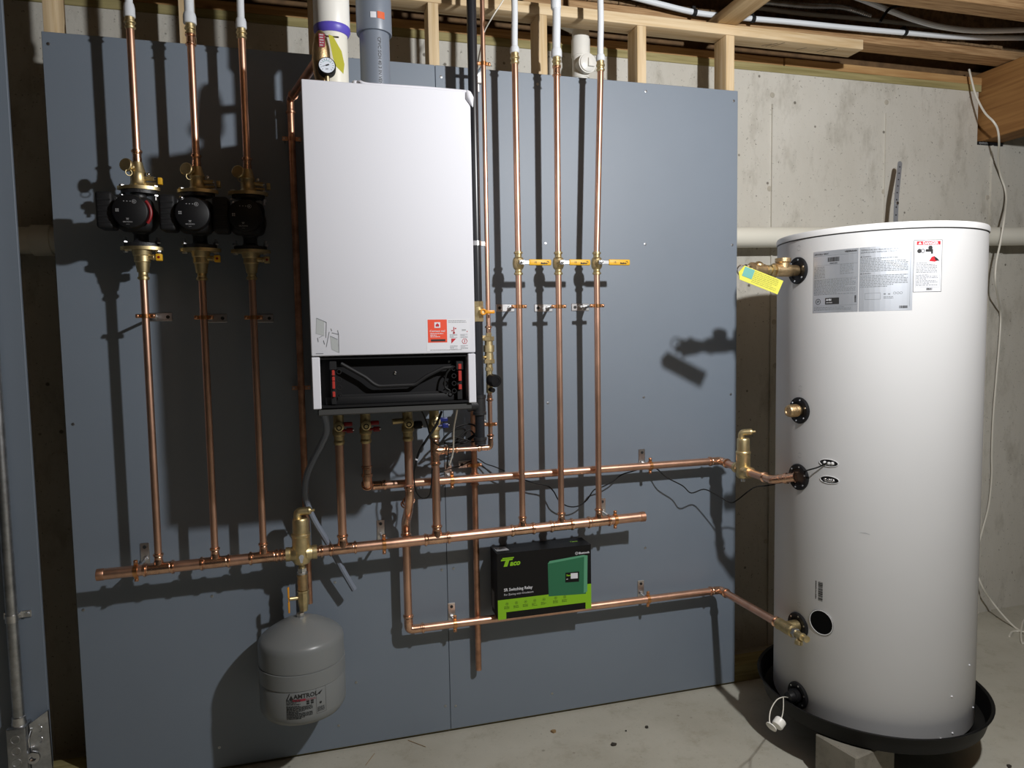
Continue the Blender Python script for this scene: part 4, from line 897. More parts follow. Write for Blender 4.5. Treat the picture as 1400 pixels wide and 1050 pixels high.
# 3: down, back behind the header, down, then right to the tank
t = thing('copper_pipe', 'lowest copper line, passing behind the header and under the green and black box', 'copper pipe', (1.6, YL, zL))
x = XB[2]; x3 = 1.065
pipe(t, (x, YP, .975), (x, YP, ZB), RB)
mb = MB(); za = at(559, 676, YP).z; zb_3 = at(558, 728, YP).z
mb.tube(fillet([(x, YP, za + .02), (x, YP, za - .01), ((x + x3) / 2, (YP + YL) / 2 - .01, (za + zb_3) / 2), (x3, YL, zb_3 + .02), (x3, YL, zb_3 - .02)], .02, 6), RB + .0015, 18)
socket(mb, (x, YP, za), (0, 0, 1), RB, .03); socket(mb, (x3, YL, zb_3), (0, 0, -1), RB, .03)
for s in (0, 1, 2): mb.torus(V((x - .004 * s, YP + .012 + .012 * s, za - .022 - .010 * s)), (0, -.7 + .1 * s, .6), RB + .003, .003, 20, 8)
mb.build('offset_elbow', M_COPFIT, t)
pipe(t, (x3, YL, zL + .035), (x3, YL, zb_3 - .02), RB); elbow(t, (x3, YL, zL), (0, 0, 1), (1, 0, 0), RB, .030)
E2 = V((at(985, 809, YL).x, YL, zL)); pipe(t, (x3 + .034, YL, zL), E2 - V((.03, 0, 0)), RB)
TVC = V((2.306, ZP['p4'].y - .004, ZP['p4'].z)); d5 = (TVC - E2).normalized(); TT = TVC - d5 * .012; elbow(t, E2, (-1, 0, 0), d5, RB, .024); pipe(t, E2 + d5 * .028, TT - d5 * .03, RB)
mb = MB(); socket(mb, TT - d5 * .028, -d5, RB, .028); mb.build('coupling', M_COPFIT, t)
# drain tee + hose bibb
t = thing('drain_tee', 'bronze tee with a small brass drain cock at the lower tank port', 'valve', TT)
PT4 = V((ZP['p4'].x, ZP['p4'].y, ZP['p4'].z)); TC = TVC
mb = MB(); mb.lathe(TT - d5 * .032, d5, [(0, RB + .003), (.004, RB + .0065), (.012, RB + .005), (.05, RB + .006), (.075, RB + .005), (.082, RB + .0065), (.088, RB + .003)], 18); mb.cyl(TC, PT4 - V((.004, 0, 0)), RB + .006, 18); mb.build('tee_body', M_BRASSD, t)
e5 = TT + d5 * .056; mb = MB(); mb.hexa(e5, e5 + d5 * .016, .0165); mb.build('bushing', M_GALV, t)
mb = MB(); mb.lathe(e5 + d5 * .014, d5, [(0, .009), (.006, .012), (.022, .010), (.03, .013), (.034, .013), (.036, .008), (.046, .008), (.048, .011), (.056, .011), (.057, .006)], 16)
q = e5 + d5 * .03; mb.lathe(q, (-.25, -.15, -1), [(0, .007), (.014, .008), (.018, .013), (.030, .0135), (.032, .010)], 16); mb.build('drain_cock', M_BRASS, t)
# 4: straight to header with a side tee
t = thing('copper_pipe', 'fourth copper pipe under the boiler, straight down to the header with a side branch', 'copper pipe', (XB[3], YP, .83)); x = XB[3]
zT = at(600, 616, YP).z
pipe(t, (x, YP, hz(x) + .04), (x, YP, ZB), RB); tee(t, (x, YP, zT), (0, 0, 1), (1, 0, 0), RB, .0125, L=.05)
# cold feed line, half inch
xh = at(668, 460, YP).x; rh = .0080
t = thing('copper_pipe', 'thin copper water line beside the black gas pipe, bending left to the fourth boiler pipe', 'copper pipe', (xh, YP, 1.1))
coupling(t, (x + .062, YP, zT), (1, 0, 0), rh, .018, 'reducer')
zbk0 = at(668, 456, YP).z; zbk1 = at(671, 537, YP).z
pipe(t, (x + .055, YP, zT), (xh - .02, YP, zT), rh); elbow(t, (xh, YP, zT), (-1, 0, 0), (0, 0, 1), rh, .022)
pipe(t, (xh, YP, zT + .024), (xh, YP, zbk1 + .004), rh); pipe(t, (xh, YP, zbk0), (xh, YP, 2.95), rh)
for q_, d_, l_ in ((zbk1 - .008, -1, .022), (zbk0 + .004, 1, .024)):
    mb = MB(); socket(mb, (xh, YP, q_), (0, 0, d_), rh, l_); mb.build('fitting', M_COPFIT, t)
t = thing('backflow_valve', 'stacked brass backflow preventer on the thin water line right of the gas pipe', 'valve', (xh, YP, zbk1))
mb = MB(); z_ = lambda v: at(669, v, YP).z
for v0_, v1_, r_, hx in ((455, 460, .0105, 1), (460, 466, .020, 1), (466, 472, .0145, 0), (472, 481, .0195, 0), (481, 485, .015, 0), (485, 491, .0165, 0), (491, 497, .0205, 1), (497, 502, .012, 0), (502, 507, .0145, 1), (507, 512, .0115, 0), (512, 537, .012, 0)):
    (mb.hexa if hx else mb.cyl)((xh, YP, z_(v1_)), (xh, YP, z_(v0_)), r_)
mb.hexa((xh - .012, YP, z_(462)), (xh - .028, YP, z_(462)), .010); mb.cyl((xh - .01, YP - .004, z_(488)), (xh - .026, YP - .012, z_(488)), .005, 10); mb.build('valve_body', M_BRASS, t)
mb = MB(); kz = z_(519); kd = V((.35, -1, -.1)).normalized(); k0 = V((xh + .002, YP - .006, kz)); mb.lathe(k0, kd, [(0, .018), (.006, .0215), (.034, .0225), (.040, .020), (.0402, .012), (.038, .011)], 26); mb.build('regulator_knob', M_BLACK, t)
mb = MB(); mb.cyl((xh, YP - .008, z_(532)), (xh + .006, YP - .03, z_(533)), .008, 14); mb.build('test_cap', M_BLACKG, t)
# black gas pipe
xg = at(651, 330, YP).x; zg = lambda v: at(653, v, YP).z
t = thing('gas_pipe', 'black steel gas pipe running down the right side of the boiler', 'gas pipe', (xg, YP, 1.09))
pipe(t, (xg, YP, zg(413)), (xg, YP, 2.95), .0167, m=M_GASP, seg=24); pipe(t, (xg, YP, zg(545)), (xg, YP, zg(440)), .0167, m=M_GASP, seg=24); pipe(t, (xg, YP, zg(605)), (xg, YP, zg(560)), .0167, 'drip_leg', M_GASP)
mb = MB(); mb.lathe((xg, YP, zg(567)), (0, 0, 1), [(0, .0195), (0, .0235), (.010, .0235), (.012, .0215), (zg(540) - zg(567) - .012, .0215), (zg(540) - zg(567) - .010, .0235), (zg(540) - zg(567), .0235), (zg(540) - zg(567), .019)], 24); mb.lathe((xg, YP, (zg(540) + zg(567)) / 2), (-1, .1, 0), [(0, .021), (.03, .021), (.03, .0235), (.042, .0235)], 22); mb.build('gas_tee', M_CHAR, t)
pipe(t, (xg - .04, YP + .004, (zg(540) + zg(567)) / 2), (1.19, YP + .02, (zg(540) + zg(567)) / 2), .013, 'branch_pipe', M_GASP)
mb = MB(); mb.lathe((xg, YP, zg(608)), (0, 0, 1), [(0, .016), (.001, .0205), (.014, .021), (.016, .0235), (.026, .0235), (.027, .018)], 22); mb.build('end_cap', M_CHAR, t)
t = thing('gas_valve', 'brass gas shut-off valve with amber lever on the black pipe', 'valve', (xg, YP, zg(440)))
mb = MB(); mb.hexa((xg, YP, zg(440)), (xg, YP, zg(432)), .021); mb.lathe((xg, YP, zg(433)), (0, 0, 1), [(0, .018), (.006, .021), (zg(420) - zg(433), .021), (zg(419) - zg(433), .018)], 20); mb.hexa((xg, YP, zg(421)), (xg, YP, zg(412)), .021); mb.cyl((xg + .006, YP - .01, zg(427)), (xg + .012, YP - .036, zg(427)), .011, 16); mb.build('valve_body', M_BRASS, t)
mb = MB(); zz_ = zg(427); mb.torus((xg + .012, YP - .038, zz_), (0, 1, 0), .0085, .003, 18, 8); mb.rbox((xg + .018, YP - .042, zz_ - .006), (xg + .052, YP - .035, zz_ + .006), .003, 2); mb.build('lever', M_AMBER, t)
# straps on gas pipe / half inch line
z_s = at(653, 333, YP).z; t = thing('pipe_clamp', 'white metal strap holding the black gas pipe beside the boiler', 'pipe clamp', (xg, 0, z_s))
mb = MB(); mb.lathe((xg, YP, z_s - .008), (0, 0, 1), [(0, .017), (0, .019), (.016, .019), (.016, .017)], 22, caps=False); mb.rbox((xg + .018, YP - .002, z_s - .008), (xg + .038, YP + .002, z_s + .008), .001, 1); mb.build('ring', M_STEEL, t); mb = MB(); mb.cyl((xg - .001, YP + .019, z_s), (xg - .001, -.001, z_s), .004, 8); mb.build('threaded_rod', M_STEEL, t)
pipe_clamp((xh, YP, at(658, 87, YP).z), 'z', rh, (0, 0, -1), 'copper clamp on the thin water line near the top of the grey board', group=None)
pipe_clamp((xh, YP, at(672, 580, YP).z), 'z', rh, (0, 0, 1), 'copper clamp on the thin water line just below the black regulator knob', group=None)
# copper drain pipe close to the wall
xd = 1.3255
t = thing('copper_pipe', 'copper pipe close to the wall, open at its lower end beneath the lower line', 'copper pipe', (xd, -.032, .23)); mb = MB(); mb.lathe((xd, -.032, .232), (0, 0, 1), [(.02, RP - .0015), (0, RP - .0012), (0, RP), (1.05, RP)], 20); mb.build('pipe', M_COPDARK, t)
mb = MB(); zc_ = at(648, 655, -.032).z; socket(mb, (xd, -.032, zc_), (0, 0, 1), RP, .024); socket(mb, (xd, -.032, zc_), (0, 0, -1), RP, .024); mb.build('coupling', M_COPDARK, t)
pipe_clamp((xd, -.032, at(648, 636, -.032).z), 'z', RP, (-1, 0, 0), 'copper strap around the pipe close to the wall, behind the coiled black cables')
for (px, py, y, z, lab) in ((618, 658, YU, zU, 'copper clamp on the upper line below the white cable end'), (889, 637, YU, zU, 'copper clamp on the upper line at the right, above the black sensor cable'), (622, 851, YL, zL, 'copper clamp on the lower line just right of its corner elbow'), (886, 818, YL, zL, 'copper clamp on the lower line right of the green and black box')):
    pipe_clamp((at(px, py, y).x, y, z), 'x', RB, (0, 0, 1), lab, group='pipe clamps on the two horizontal lines')
# =================================================================== WHITE STORAGE TANK
TZ0, TZ1 = .150, 1.808
tT = thing('storage_tank', 'tall white hot water storage tank standing in a black pan', 'water tank', (TX, TY, TZ0))
mb = MB(); mb.lathe((TX, TY, 0), (0, 0, 1), [(TZ0, TR - .012), (TZ0 + .004, TR - .003), (TZ0 + .01, TR), (1.784, TR), (1.786, TR - .004)], 96); mb.build('jacket', M_TANKW, tT)
mb = MB(); mb.lathe((TX, TY, 0), (0, 0, 1), [(1.787, TR - .002), (1.788, TR + .0035), (1.802, TR + .0035), (1.807, TR + .001), (1.809, TR - .012), (1.812, .01)], 96); mb.build('lid', M_LIDW, tT)
mb = MB(); mb.lathe((TX, TY, 0), (0, 0, 1), [(1.7846, TR - .002), (1.7846, TR + .0008), (1.7868, TR + .0008), (1.7868, TR - .002)], 96, caps=False); mb.build('lid_seam', M_INK, tT)
def port(key, rz=.046):
    p = ZP[key]; n = V((p.x - TX, p.y - TY, 0)).normalized(); return p, n
for key in ('tp', 'p2', 'p3', 'p4', 'p5'):
    p, n = port(key); mb = MB(); mb.lathe(p - n * .010, n, [(0, .045), (.014, .045), (.017, .042), (.017, .030), (.014, .028), (.013, .018)], 32)
    pf_ = mb.build('port_flange', M_BLACK, tT)
    mb = MB(); x_, y_, z_ax = frame(n)
    for k in range(6): q = p + n * .0065 + (x_ * math.cos(k * PI / 3 + .3) + y_ * math.sin(k * PI / 3 + .3)) * .036; mb.lathe(q, n, [(0, .0035), (.0015, .003)], 8)
    mb.build('flange_screw', M_STEEL, pf_)
    if key != 'p5':
        mb = MB(); ik = Ink(tfn); a, _ = t_hit(1093, 0) if False else (math.atan2(p.y - TY, p.x - TX), 0)
        u = a * TR; ik.ring(u + .004, p.z + .075, .009, .0012, .0002, 12, .4, 2.6); ik.ring(u + .004, p.z + .075, .009, .0012, .0002, 12, 3.4, 5.6); ik.done('port_mark', MATS['grey_ink_l'], tT)
# pipes and plugs in the ports
p, n = port('tp')
t = thing('temperature_relief_valve', 'bronze tee and relief valve at the top tank port carrying the yellow tag', 'valve', p + n * .05)
mb = MB(); mb.lathe(p + n * .002, n, [(0, .017), (.01, .0185), (.03, .0185), (.034, .021), (.082, .021), (.086, .024), (.094, .024), (.096, .018)], 24); c_ = p + n * .060; mb.lathe(c_, (0, 0, 1), [(0, .020), (.024, .020), (.028, .0255), (.040, .0255), (.041, .019), (.032, .018)], 24); mb.build('tee', M_BRONZE, t)
e = p + n * .098; n2 = (n + V((0, -.1, 0))).normalized(); mb = MB(); mb.hexa(e - n * .002, e + n2 * .014, .020); mb.lathe(e + n2 * .014, n2, [(0, .013), (.004, .013), (.006, .017), (.016, .017), (.018, .014)], 18); mb.build('nipple', M_BRASSD, t)
e = e + n2 * .030; mb = MB(); mb.lathe(e, n2, [(0, .015), (.01, .020), (.05, .022), (.054, .025), (.062, .025), (.064, .014)], 20); mb.lathe(e + n2 * .032, (0, 0, 1), [(0, .018), (.02, .016), (.024, .012), (.028, .006)], 16)
mb.build('valve_body', M_BRONZE, t)
mb = MB(); e2 = e + n2 * .062; mb.cyl(e2, e2 + n2 * .02, .012, 14); mb.torus(e2 + n2 * .016 + V((0, .03, .0)), (0, 1, 0), .018, .0022, 22, 6); mb.rbox(e2 + V((-.02, .004, .014)), e2 + V((.06, .012, .018)), .001, 1); mb.build('test_lever', M_CHROME, t)
tg = [at(1018, 363, -.535), at(1071, 384, -.56), at(1063, 402.5, -.56), at(1011, 382, -.535), at(1010, 372, -.535)]
mb = MB(); mb.prism(tg, (0, .0015, 0))
t_ = tag(mb.build('paper_tag', M_YELT, origin=tg[0]), 'yellow paper tag tilted on the relief valve left of the white tank', 'tag')
ux = (tg[1] - tg[0]).normalized(); n_ = ux.cross(V((0, 0, 1))).normalized(); vx = (tg[0] - tg[3]).normalized(); wT = (tg[1] - tg[0]).length; hT = (tg[0] - tg[3]).length
tf = lambda u, v, h: tg[3] + ux * u + vx * v - V((0, 1, 0)) * h
ik = Ink(tf); ik.rows(wT * .28, .004, wT * .97, hT - .004, .0058, .0026, seed=9); ik.done('tag_print', mat('olive_ink', lin((168, 166, 58)), .6), t_)
ik = Ink(tf); ik.rect(wT * .02, hT * .30, wT * .27, hT * .95, .0008); lb = ik.done('teal_patch', M_TEAL, t_)
p, n = port('p2'); mb = MB(); mb.lathe(p + n * .004, n, [(0, .019), (.02, .020), (.040, .020), (.044, .018), (.045, .012), (.042, .010)], 24)
for k in range(5): mb.torus(p + n * (.014 + .006 * k), n, .0205, .0012, 24, 5)
tag(mb.build('brass_plug', M_BRONZE, origin=p), 'ribbed brass plug closing the second port from the top of the white tank', 'plug')
p, n = port('p5'); mb = MB(); mb.lathe(p + n * .004, n, [(0, .022), (.010, .024), (.020, .024), (.022, .020), (.032, .019), (.040, .017), (.042, .010)], 24); mb.build('port_cap', M_BLACKG, tT)
# round sight opening low on the jacket
a_, ph = t_hit(1123, 851); n = V((ph.x - TX, ph.y - TY, 0)).normalized()
mb = MB(); mb.lathe(ph - n * .006, n, [(0, .001), (.002, .0355), (.0065, .0375), (.0078, .041), (.0079, .0415), (.0074, .043)], 36, caps=False)
o = mb.build('inspection_opening', M_BLACKM, tT); 
mb = MB(); mb.torus(ph + n * .0005, n, .0405, .0022, 36, 6); mb.build('opening_rim', M_TANKW, o)
mb = MB(); mb.lathe(ph + n * .0012, n, [(0, .0395), (.0004, .0393)], 36); mb.build('opening_shade_disc', mat('deep_black', (.003, .003, .003), .9, spec=.1), o)  # flat near-black disc: the shade inside the opening painted on, no real depth
# sensor wells
for (px, py, k) in ((1133, 633, 0), (1134, 656, 1)):
    a, q = t_hit(px, py); u = a * TR
    mb = MB(); fn = tfn
    ik = Ink(tfn); 
    ik.poly([(u + .030 * math.cos(b), q.z + .0115 * math.sin(b)) for b in [2 * PI * i / 24 for i in range(24)]], .0002); sl = ik.done('sensor_slot', M_CARDK if k else M_BLACKM, tT)
    mb = MB(); pts = [tfn(u + .031 * math.cos(b), q.z + .012 * math.sin(b), .001) for b in [2 * PI * i / 24 for i in range(25)]]; mb.tube(pts, .0013, 6, caps=False); mb.build('slot_rim', M_TANKW, sl)
    mb = MB()
    for i in (-1, 0, 1): mb.ball(tfn(u + i * .013, q.z, .001), .0055, 10, 6)
    mb.build('probe_end', M_CHROME if k else M_TANKW, sl)
# labels on the jacket
def lab_corners(tl, tr, bl, br):
    a, b, c, d = t_uv(*tl), t_uv(*tr), t_uv(*bl), t_uv(*br); return (a[0] + c[0]) / 2, (b[0] + d[0]) / 2, (c[1] + d[1]) / 2, (a[1] + b[1]) / 2
u0, u1, v0, v1 = lab_corners((1112, 346), (1174, 338), (1112, 429), (1174, 425)); _, u2, _, _ = lab_corners((1174, 338), (1248, 330), (1174, 425), (1248, 421))
ik = Ink(tfn); ik.rect(u0, v0, u1 - .001, v1, .0001, 10); L1 = ik.done('rating_label', M_SILVER, tT, 'left silver label with technical data and certification marks')
ik = Ink(tfn); ik.rect(u1 + .001, v0, u2, v1, .0001, 10); L2 = ik.done('instruction_label', M_SILVER, tT, 'right silver label with safety instructions')
W1 = u1 - u0; H1_ = v1 - v0
ik = Ink(tfn); ik.text('VIESSMANN', .0068, u1 - .006, v1 - .010, .0004, 'RIGHT', bold=.0003); ik.text('VITOCELL 300-V', .0068, u0 + .004, v1 - .012, .0004, bold=.0002)
ik.bars(u0 + W1 * .35, v1 - .036, u0 + W1 * .60, v1 - .022, .0004); ik.text('7498391800', .005, u0 + W1 * .475, v1 - .043, .0004, 'CENTER', bold=.0001)
ik.ring(u0 + .019, v0 + .036, .0095, .0018, .0004); ik.text('SP', .009, u0 + .019, v0 + .033, .0004, 'CENTER', bold=.0002)
ik.rect(u0 + W1 * .30, v0 + .026, u0 + W1 * .61, v0 + .047, .0004, 3); ik.vbars(u1 - .011, v0 + .030, u1 - .006, v0 + .052, .0004); ik.done('dark_print', M_INK, L1)
ik = Ink(tfn); ik.text('AHRI', .008, u0 + W1 * .32, v0 + .038, .0007, bold=.0002); ik.text('CERTIFIED', .0045, u0 + W1 * .32, v0 + .030, .0007); ik.done('white_print', M_PAPER, L1)
ik = Ink(tfn); ik.rows(u0 + .004, v1 - .088, u0 + W1 * .40, v1 - .050, .0048, .0022, .7, .0004, 11); ik.rows(u0 + W1 * .62, v1 - .078, u1 - .006, v1 - .046, .0048, .0022, .8, .0004, 12); ik.rows(u0 + .004, v0 + .056, u1 - .004, v1 - .092, .0046, .0023, .97, .0004, 13); ik.rows(u0 + .004, v0 + .006, u1 - .014, v0 + .018, .0042, .002, .95, .0004, 14)
for q in (v1 - .016, v1 - .046, v1 - .09, v0 + .022): ik.rect(u0 + .003, q, u1 - .004, q + .0007, .0004, 8)
ik.done('small_print', M_INKG, L1)
ik = Ink(tfn); ik.text('TEMPERATURE AND PRESSURE RELIEF VALVE', .0060, u1 + .005, v1 - .011, .0004, sx=.86); ik.text('SOUPAPE DE SURETE TEMPERATURE ET PRESSION', .0056, u1 + .005, v1 - .018, .0004, sx=.80); ik.text('WARNING', .005, u1 + .010, v1 - .031, .0004); ik.text('WARNING', .005, u1 + .010, v1 - .083, .0004)
ik.bars(u2 - .036, v0 + .007, u2 - .013, v0 + .015, .0004, 5)
for q in (v1 - .031, v1 - .083): ik.poly([(u1 + .004, q), (u1 + .009, q), (u1 + .0065, q + .0045)], .0004)
ik.done('dark_print', M_INK, L2)
ik = Ink(tfn); ik.rows(u1 + .004, v1 - .078, u2 - .010, v1 - .034, .0049, .0022, .97, .0004, 21); ik.rows(u1 + .004, v1 - .128, u2 - .010, v1 - .087, .0049, .0022, .97, .0004, 22)
ik.frame(u1 + .018, v0 + .036, u1 + .062, v0 + .056, .0008, .0004); ik.rows(u1 + .070, v0 + .036, u1 + .10, v0 + .044, .004, .0018, h=.0004); ik.line(u1 + .07, v0 + .052, u1 + .076, v0 + .052, .004, .0004); ik.rect(u1 + .082, v0 + .050, u1 + .088, v0 + .053, .0004)
for k in range(3): ik.ring(u1 + .100 + .009 * k, v0 + .054, .004, .001, .0004, 10)
ik.rect(u2 - .0075, v0 + .012, u2 - .0068, v1 - .02, .0004); ik.done('small_print', M_INKG, L2)
d0, d1, w0, w1_ = lab_corners((1248.5, 329), (1288, 327), (1249, 400), (1287, 398))
ik = Ink(tfn); ik.rect(d0, w0, d1, w1_, .0001, 5); L3 = ik.done('danger_label', M_PAPER, tT, 'white danger label with a red heading')
ik = Ink(tfn); ik.rect(d0 + .008, w1_ - .015, d1 - .006, w1_ - .004, .0003, 4)
ik.poly([(d0 + .045, w1_ - .064), (d0 + .052, w1_ - .052), (d0 + .060, w1_ - .049), (d0 + .075, w1_ - .062), (d0 + .062, w1_ - .066)], .0004); ik.done('red_print', M_DREDP, L3)
ik = Ink(tfn); ik.text('DANGER', .0115, (d0 + d1) / 2 + .006, w1_ - .0135, .0006, 'CENTER', bold=.0004); ik.poly([(d0 + .012, w1_ - .013), (d0 + .022, w1_ - .013), (d0 + .017, w1_ - .0055)], .0006); ik.done('white_print', M_PAPER, L3)
ik = Ink(tfn); ik.frame(d0, w0, d1, w1_, .0012, .0003)
ik.disc(d0 + .016, w1_ - .033, .0065, .0004); ik.ring(d0 + .026, w1_ - .033, .006, .002, .0004); ik.rect(d0 + .034, w1_ - .036, d0 + .055, w1_ - .028, .0004); ik.disc(d0 + .048, w1_ - .024, .0065, .0004); ik.rect(d0 + .05, w1_ - .042, d0 + .056, w1_ - .028, .0004)
ik.poly([(d0 + .060, w1_ - .049), (d0 + .070, w1_ - .056), (d0 + .077, w1_ - .064), (d0 + .064, w1_ - .062)], .0005); ik.bars((d0 + d1) / 2 - .004, w0 + .005, (d0 + d1) / 2 + .014, w0 + .012, .0004, 8); ik.done('dark_print', M_INK, L3)
ik = Ink(tfn); ik.rows(d0 + .008, w0 + .056, d1 - .008, w0 + .088, .0046, .002, .9, .0004, 31); ik.rows(d0 + .008, w0 + .015, d1 - .008, w0 + .052, .0044, .002, .95, .0004, 32); ik.frame(d0 + .006, w0 + .014, d1 - .006, w1_ - .018, .0006, .0004); ik.line(d0 + .008, w1_ - .058, d0 + .05, w1_ - .042, .0008, .0004); ik.line(d0 + .016, w1_ - .060, d1 - .01, w1_ - .046, .0008, .0004); ik.done('small_print', M_INKG, L3)
# serial bar code lower down, mark and scuffs
ua, va = t_uv(1126, 797); ub, vb_ = t_uv(1117, 820)
ik = Ink(tfn); ik.vbars(ub + .004, vb_, ub + .020, va, .0003, 3); ik.rows(ub - .006, vb_, ub - .002, va, .0035, .0025, h=.0003); ik.done('bar_code', M_INK, tT)
us, vs_ = t_uv(1181, 729); ik = Ink(tfn)
for k in range(5): ik.line(us - .012 + .004 * k, vs_ + .001 * (k % 2), us + .006 + .003 * k, vs_ + .002 - .001 * k, .0010, .0002)
ik.done('scuff', M_INKL, tT)
mb = MB()
for px, py in ((1325, 909), (1301, 952), (1330, 967), (1302, 1002), (1286, 1010), (1209, 1012), (1337, 996)):
    a, q = t_hit(px, py); mb.ball(tfn(a * TR, q.z, 0), .0035, 8, 5, (1, 1, .8))
mb.build('packing_crumb', M_PAPER, tT, stuff=True)
# =================================================================== PAN + BLOCKS
PR = .378; t = thing('drain_pan', 'round black plastic drain pan under the white tank', 'pan', (TX, TY, .137))
mb = MB(); PX_, PY_ = TX + .0, TY - .0; pz0 = TZ0 - .012
mb.lathe((PX_, PY_, 0), (0, 0, 1), [(pz0, .001), (pz0, PR - .03), (pz0 + .006, PR - .018), (pz0 + .060, PR - .004), (pz0 + .064, PR + .004), (pz0 + .068, PR + .005), (pz0 + .070, PR + .001), (pz0 + .066, PR - .006), (pz0 + .008, PR - .022), (pz0 + .004, PR - .034), (pz0 + .003, .001)], 80); mb.build('pan_body', M_PAN, t)
mb = MB(); mb.lathe((TX, TY, 0), (0, 0, 1), [(pz0 + .0035, .30), (TZ0 - .0005, .30)], 48); mb.build('foot_ring', M_BLACKM, tT)
def block(p1, p2, back, label):
    p1, p2 = V(p1), V(p2); nrm = (p2 - p1).cross(V((0, 0, 1))).normalized()
    if nrm.y < 0: nrm = -nrm
    mb = MB(); L = (p2 - p1).length; ang = math.atan2((p2 - p1).y, (p2 - p1).x); c = (p1 + p2) / 2 + nrm * back / 2; c.z = (ZF + .0005 + pz0 - .0005) / 2; hz_ = (pz0 - ZF - .001) / 2
    mb.rbox(c - V((L / 2, back / 2, hz_)), c + V((L / 2, back / 2, hz_)), .005, 1, Matrix.Rotation(ang, 3, 'Z'), c); tag(mb.build('concrete_block', M_BLOCK, origin=(c.x, c.y, ZF)), label, 'concrete block', 'blocks under the drain pan')
block(atz(1114, 1002, pz0), atz(1171, 1036, pz0), .19, 'concrete block showing under the front left of the black pan')
# dangling white cap on a string beside the pan
cw = at(1064, 990, -.78); cw2 = at(1055, 993, -.80)
t = thing('end_cap', 'small white plug cap hanging on a cord beside the black pan', 'cap', cw)
pts = smooth([ZP['p5'] + V((-.045, -.005, 0)), at(1071, 953, -.66), at(1062, 957, -.70), at(1054, 970, -.76), at(1052, 985, -.79), cw2], 6)
mb = MB(); mb.tube(pts, .0016, 8); mb.tube(smooth([at(1071, 953, -.66), at(1071, 968, -.72), at(1069, 980, -.77), cw], 5), .0014, 8); mb.build('cord', M_WIREW, t)
ax_ = V((-.75, -.25, -.45)).normalized(); mb = MB(); mb.lathe(cw - ax_ * .004, -ax_, [(-.012, .0155), (-.009, .017), (.010, .017), (.012, .0155), (.0121, .001)], 24); mb.lathe(cw2, ax_, [(0, .0165), (.003, .017), (.004, .015)], 24); mb.build('cap_body', M_PVCW, t)

# =================================================================== BOXED RELAY RESTING ON THE LOWER LINE
bxz = zL + RB + .0006; fy = -.118
fl = at(681, 845, fy); fr_ = at(808.5, 827, fy); ftl = at(680, 755, fy)
BZb = bxz; BZt = BZb + (ftl.z - fl.z); bx0, bx1 = fl.x, fr_.x
t = thing('relay_carton', 'black and green product carton resting on the lower copper line', 'box', ((bx0 + bx1) / 2, -.07, BZb))
mb = MB(); mb.box((bx0 + .002, fy + .002, BZb), (bx1 - .002, -.022, BZt - .001)); mb.build('inner_carton', M_CARDK, t)
Wb, Hb = bx1 - bx0, BZt - BZb
def lp(u, v): return V((bx0 + u * Wb, fy, BZb + v * Hb))
mb = MB(); mb.prism([lp(0, .0), lp(.085, .0), lp(.085, .105), lp(.935, .105), lp(.935, .0), lp(1, .0), lp(1, 1), lp(0, 1)], (0, .0018, 0))
mb.box((bx0 - .0004, fy + .0018, BZb + .02), (bx0 + .0015, -.02, BZt)); mb.box((bx1 - .0015, fy + .0018, BZb + .02), (bx1 + .0004, -.02, BZt)); mb.box((bx0 - .0004, fy, BZt - .0002), (bx1 + .0004, -.02, BZt + .0012)); lid = mb.build('sleeve', M_CARDK, t)
cf = lambda u, v, h: V((bx0 + u * Wb, fy - h - .0002, BZb + v * Hb))
ik = Ink(cf); ik.poly([(0, .105), (.935, .105), (1, .105), (1, .39), (.94, .39), (.94, .30), (.5, .30), (0, .30)], .0001); ik.rect(0, 0, .085, .105, .0001); ik.rect(.935, 0, 1, .105, .0001); ik.done('green_band', M_CARDG, lid)
ar = Hb / Wb
tl_ = lambda u, v, h: V((bx0 + u, fy - h - .0002, BZb + v))
ik = Ink(tl_)
lx, lz = Wb * .06, Hb * .855
ik.poly([(lx - .001, lz + .020), (lx + .042, lz + .020), (lx + .041, lz + .0155), (lx - .003, lz + .0155)], .0004); ik.poly([(lx - .006, lz + .0145), (lx + .038, lz + .0145), (lx + .036, lz + .0085), (lx - .008, lz + .0085)], .0004)
ik.poly([(lx + .010, lz + .009), (lx + .024, lz + .009), (lx + .016, lz - .013), (lx + .002, lz - .013)], .0006)
ik.text('aco', .027, lx + .0255, lz - .011, .0006, shear=.25, bold=.0012); ik.done('logo_print', M_CARDG, lid)
ik = Ink(tl_); ik.text('SR Switching Relay', .0155, Wb * .065, Hb * .425, .0004, sx=.92, bold=.0003); ik.text('For Zoning with Circulators', .0098, Wb * .065, Hb * .36, .0004); ik.text('Bluetooth', .0105, Wb * .865, Hb * .875, .0004, bold=.0003); ik.ring(Wb * .843, Hb * .89, .0055, .0014, .0004, 12); ik.line(Wb * .838, Hb * .89, Wb * .848, Hb * .89, .0012); ik.done('white_print', M_PAPER, lid)
ik = Ink(cf); ik.poly([(.535, .27), (.94, .24), (.955, .83), (.93, .845), (.545, .80), (.53, .78)], .0004); dg = ik.done('case_picture', M_DGREEN, lid)
ik = Ink(cf); ik.poly([(.915, .255), (.955, .275), (.962, .84), (.925, .85)], .0006); ik.poly([(.53, .775), (.55, .815), (.925, .855), (.925, .825)], .0006); ik.done('case_highlight', M_DGREENL, dg)
ik = Ink(cf); ik.poly([(.715, .455), (.865, .445), (.868, .605), (.718, .608)], .0008); scn = ik.done('case_window', M_CARDK, dg)
ik = Ink(cf); ik.poly([(.775, .505), (.852, .50), (.852, .585), (.775, .59)], .001); ik.rect(.727, .50, .745, .508, .001); ik.done('case_screen', M_PAPER, scn)
